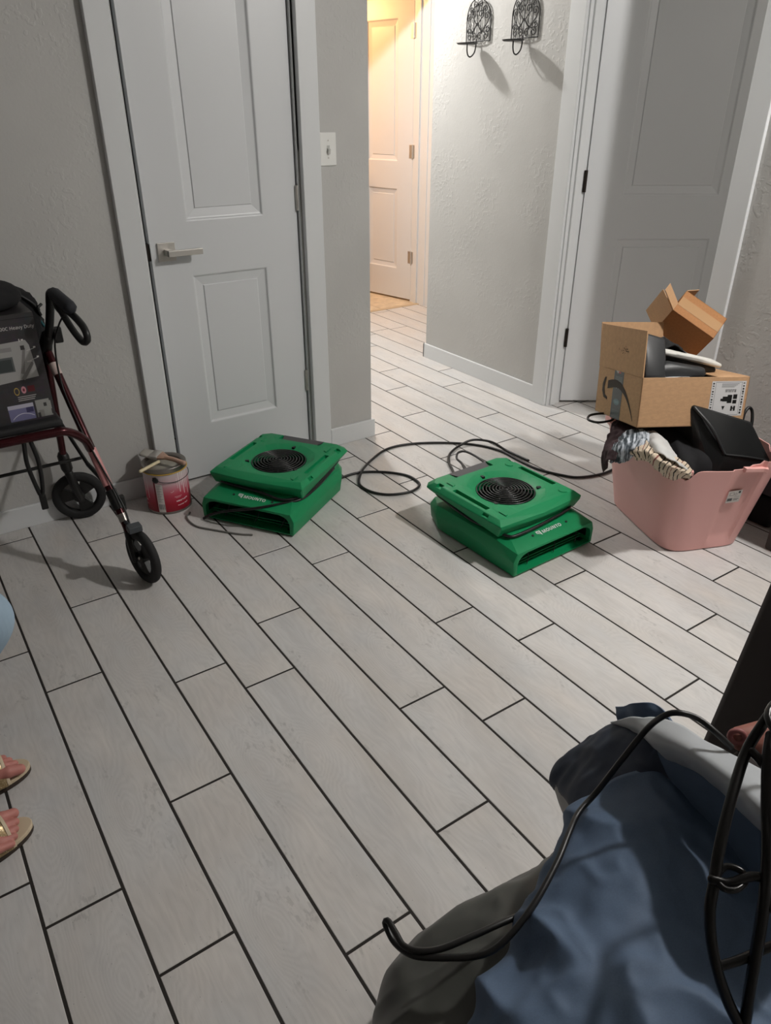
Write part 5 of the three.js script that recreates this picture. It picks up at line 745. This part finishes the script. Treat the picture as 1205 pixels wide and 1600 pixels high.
  const hair = field([[[-0.56, 1.33, -1.40], [-0.58, 1.24, -1.40], 0.102, 0.10], [[-0.60, 1.28, -1.40], [-0.63, 1.08, -1.40], 0.085, 0.07]], [-0.76, 0.95, -1.55], [-0.40, 1.48, -1.25], 0.01, 0.03); hair.translate(-0.02, 0.015, 0); mesh('hair', hair, std({ color: srgb(60, 42, 34), roughness: 0.8 }), p);
  const f1 = mesh('eye', merge([-1, 1].map((s) => new THREE.SphereGeometry(0.011, 10, 8).translate(-0.452, 1.295, -1.40 + s * 0.032))), std({ color: srgb(60, 48, 42), roughness: 0.3 }), p); mesh('mouth', rb(-0.447, -0.440, 1.214, 1.222, -1.422, -1.378, 0.003), std({ color: srgb(150, 78, 76), roughness: 0.5 }), p);
  // sandals
  const glit = canvasTex(256, 128, (g, w, h) => { g.fillStyle = '#a48d68'; g.fillRect(0, 0, w, h); const r = rng(44); for (let i = 0; i < 1500; i++) { const k = r(); g.fillStyle = k > 0.9 ? '#fff4dc' : k > 0.5 ? '#c4ad84' : '#7c6848'; g.fillRect(r() * w, r() * h, 2, 2); } });
  feet.forEach((T, i) => {
    const s = thing('sandal', i ? 'gold glitter sandal on the foot nearer the viewer at the left edge' : 'gold glitter sandal on the farther foot at the left edge', 'sandal', [0, 0, 0], 'glitter sandals on the feet of the person');
    const sh = []; for (let k = 0; k <= 40; k++) { const a = k / 40 * Math.PI * 2, u = Math.cos(a), v = Math.sin(a), w = 0.046 * (0.82 + 0.18 * u); sh.push([-0.112 + u * 0.122, v * w]); }
    const mk = (y0, y1, grow, name, mat) => { const S = new THREE.Shape(sh.map(([u, v]) => new THREE.Vector2(u * 1 + grow * Math.sign(u + 0.112) * 0, v * (1 + grow)))); const g = new THREE.ExtrudeGeometry(S, { depth: y1 - y0, bevelEnabled: true, bevelSize: 0.002, bevelThickness: 0.002, bevelSegments: 2 }); const q = g.attributes.position; for (let j = 0; j < q.count; j++) { const w = T(q.getX(j), y0 + q.getZ(j), q.getY(j)); q.setXYZ(j, ...w); } g.computeVertexNormals(); if (g.index === null) { const idx = g.attributes.position; for (let j = 0; j < idx.count; j += 3) { const A = [idx.getX(j), idx.getY(j), idx.getZ(j)]; idx.setXYZ(j, idx.getX(j + 1), idx.getY(j + 1), idx.getZ(j + 1)); idx.setXYZ(j + 1, ...A); } g.computeVertexNormals(); } return mesh(name, g, mat, s); };
    mk(0.003, 0.012, 0.02, 'sole', std({ color: srgb(58, 46, 38), roughness: 0.7 })); mk(0.012, 0.020, 0, 'footbed', std({ color: srgb(206, 188, 160), roughness: 0.6 }));
    const strap = (u0, u1, name, mat, lift) => mesh(name, clothPatch([u0, (u0 + u1) / 2, u1].map((u) => [-0.047, -0.036, -0.015, 0.012, 0.034, 0.047].map((v, k) => T(u, [0.018, 0.050, 0.078, 0.078, 0.054, 0.018][k] + lift - (u + 0.1) * 0.32 * (k > 0 && k < 5 ? 1 : 0), v))), 24, 10, { wr: 0.0006, freq: 60, seed: 3, thick: 0.003 }), mat, s);
    strap(-0.118, -0.043, 'glitter_strap', std({ map: glit, metalness: 0.5, roughness: 0.35 }), 0.004); strap(-0.045, -0.038, 'strap_edge', std({ color: srgb(206, 188, 160), roughness: 0.6 }), 0.0055);
  });
  const up = std({ color: srgb(92, 88, 86), roughness: 0.95 });
  const so = thing('sofa', 'grey sofa carrying the seated person beyond the left edge', 'sofa');
  mesh('seat', rb(-1.15, -0.17, 0.08, 0.435, -1.8, 0.1, 0.05, 4), up, so); mesh('backrest', rb(-1.32, -0.76, 0.3, 0.85, -1.8, 0.1, 0.07, 4), up, so); mesh('arm', rb(-1.30, -0.26, 0.06, 0.62, -1.96, -1.8, 0.05, 3), up, so); mesh('arm', rb(-1.30, -0.2, 0.06, 0.62, 0.1, 0.26, 0.05, 3), up, so);
  for (const [x, z] of [[-1.2, -1.88], [-0.33, -1.88], [-1.2, 0.18], [-0.28, 0.18]]) mesh('foot', bar([x, 0, z], [x, 0.08, z], 0.02, 10), M.dark, so);
}

renderer.render(scene, camera);
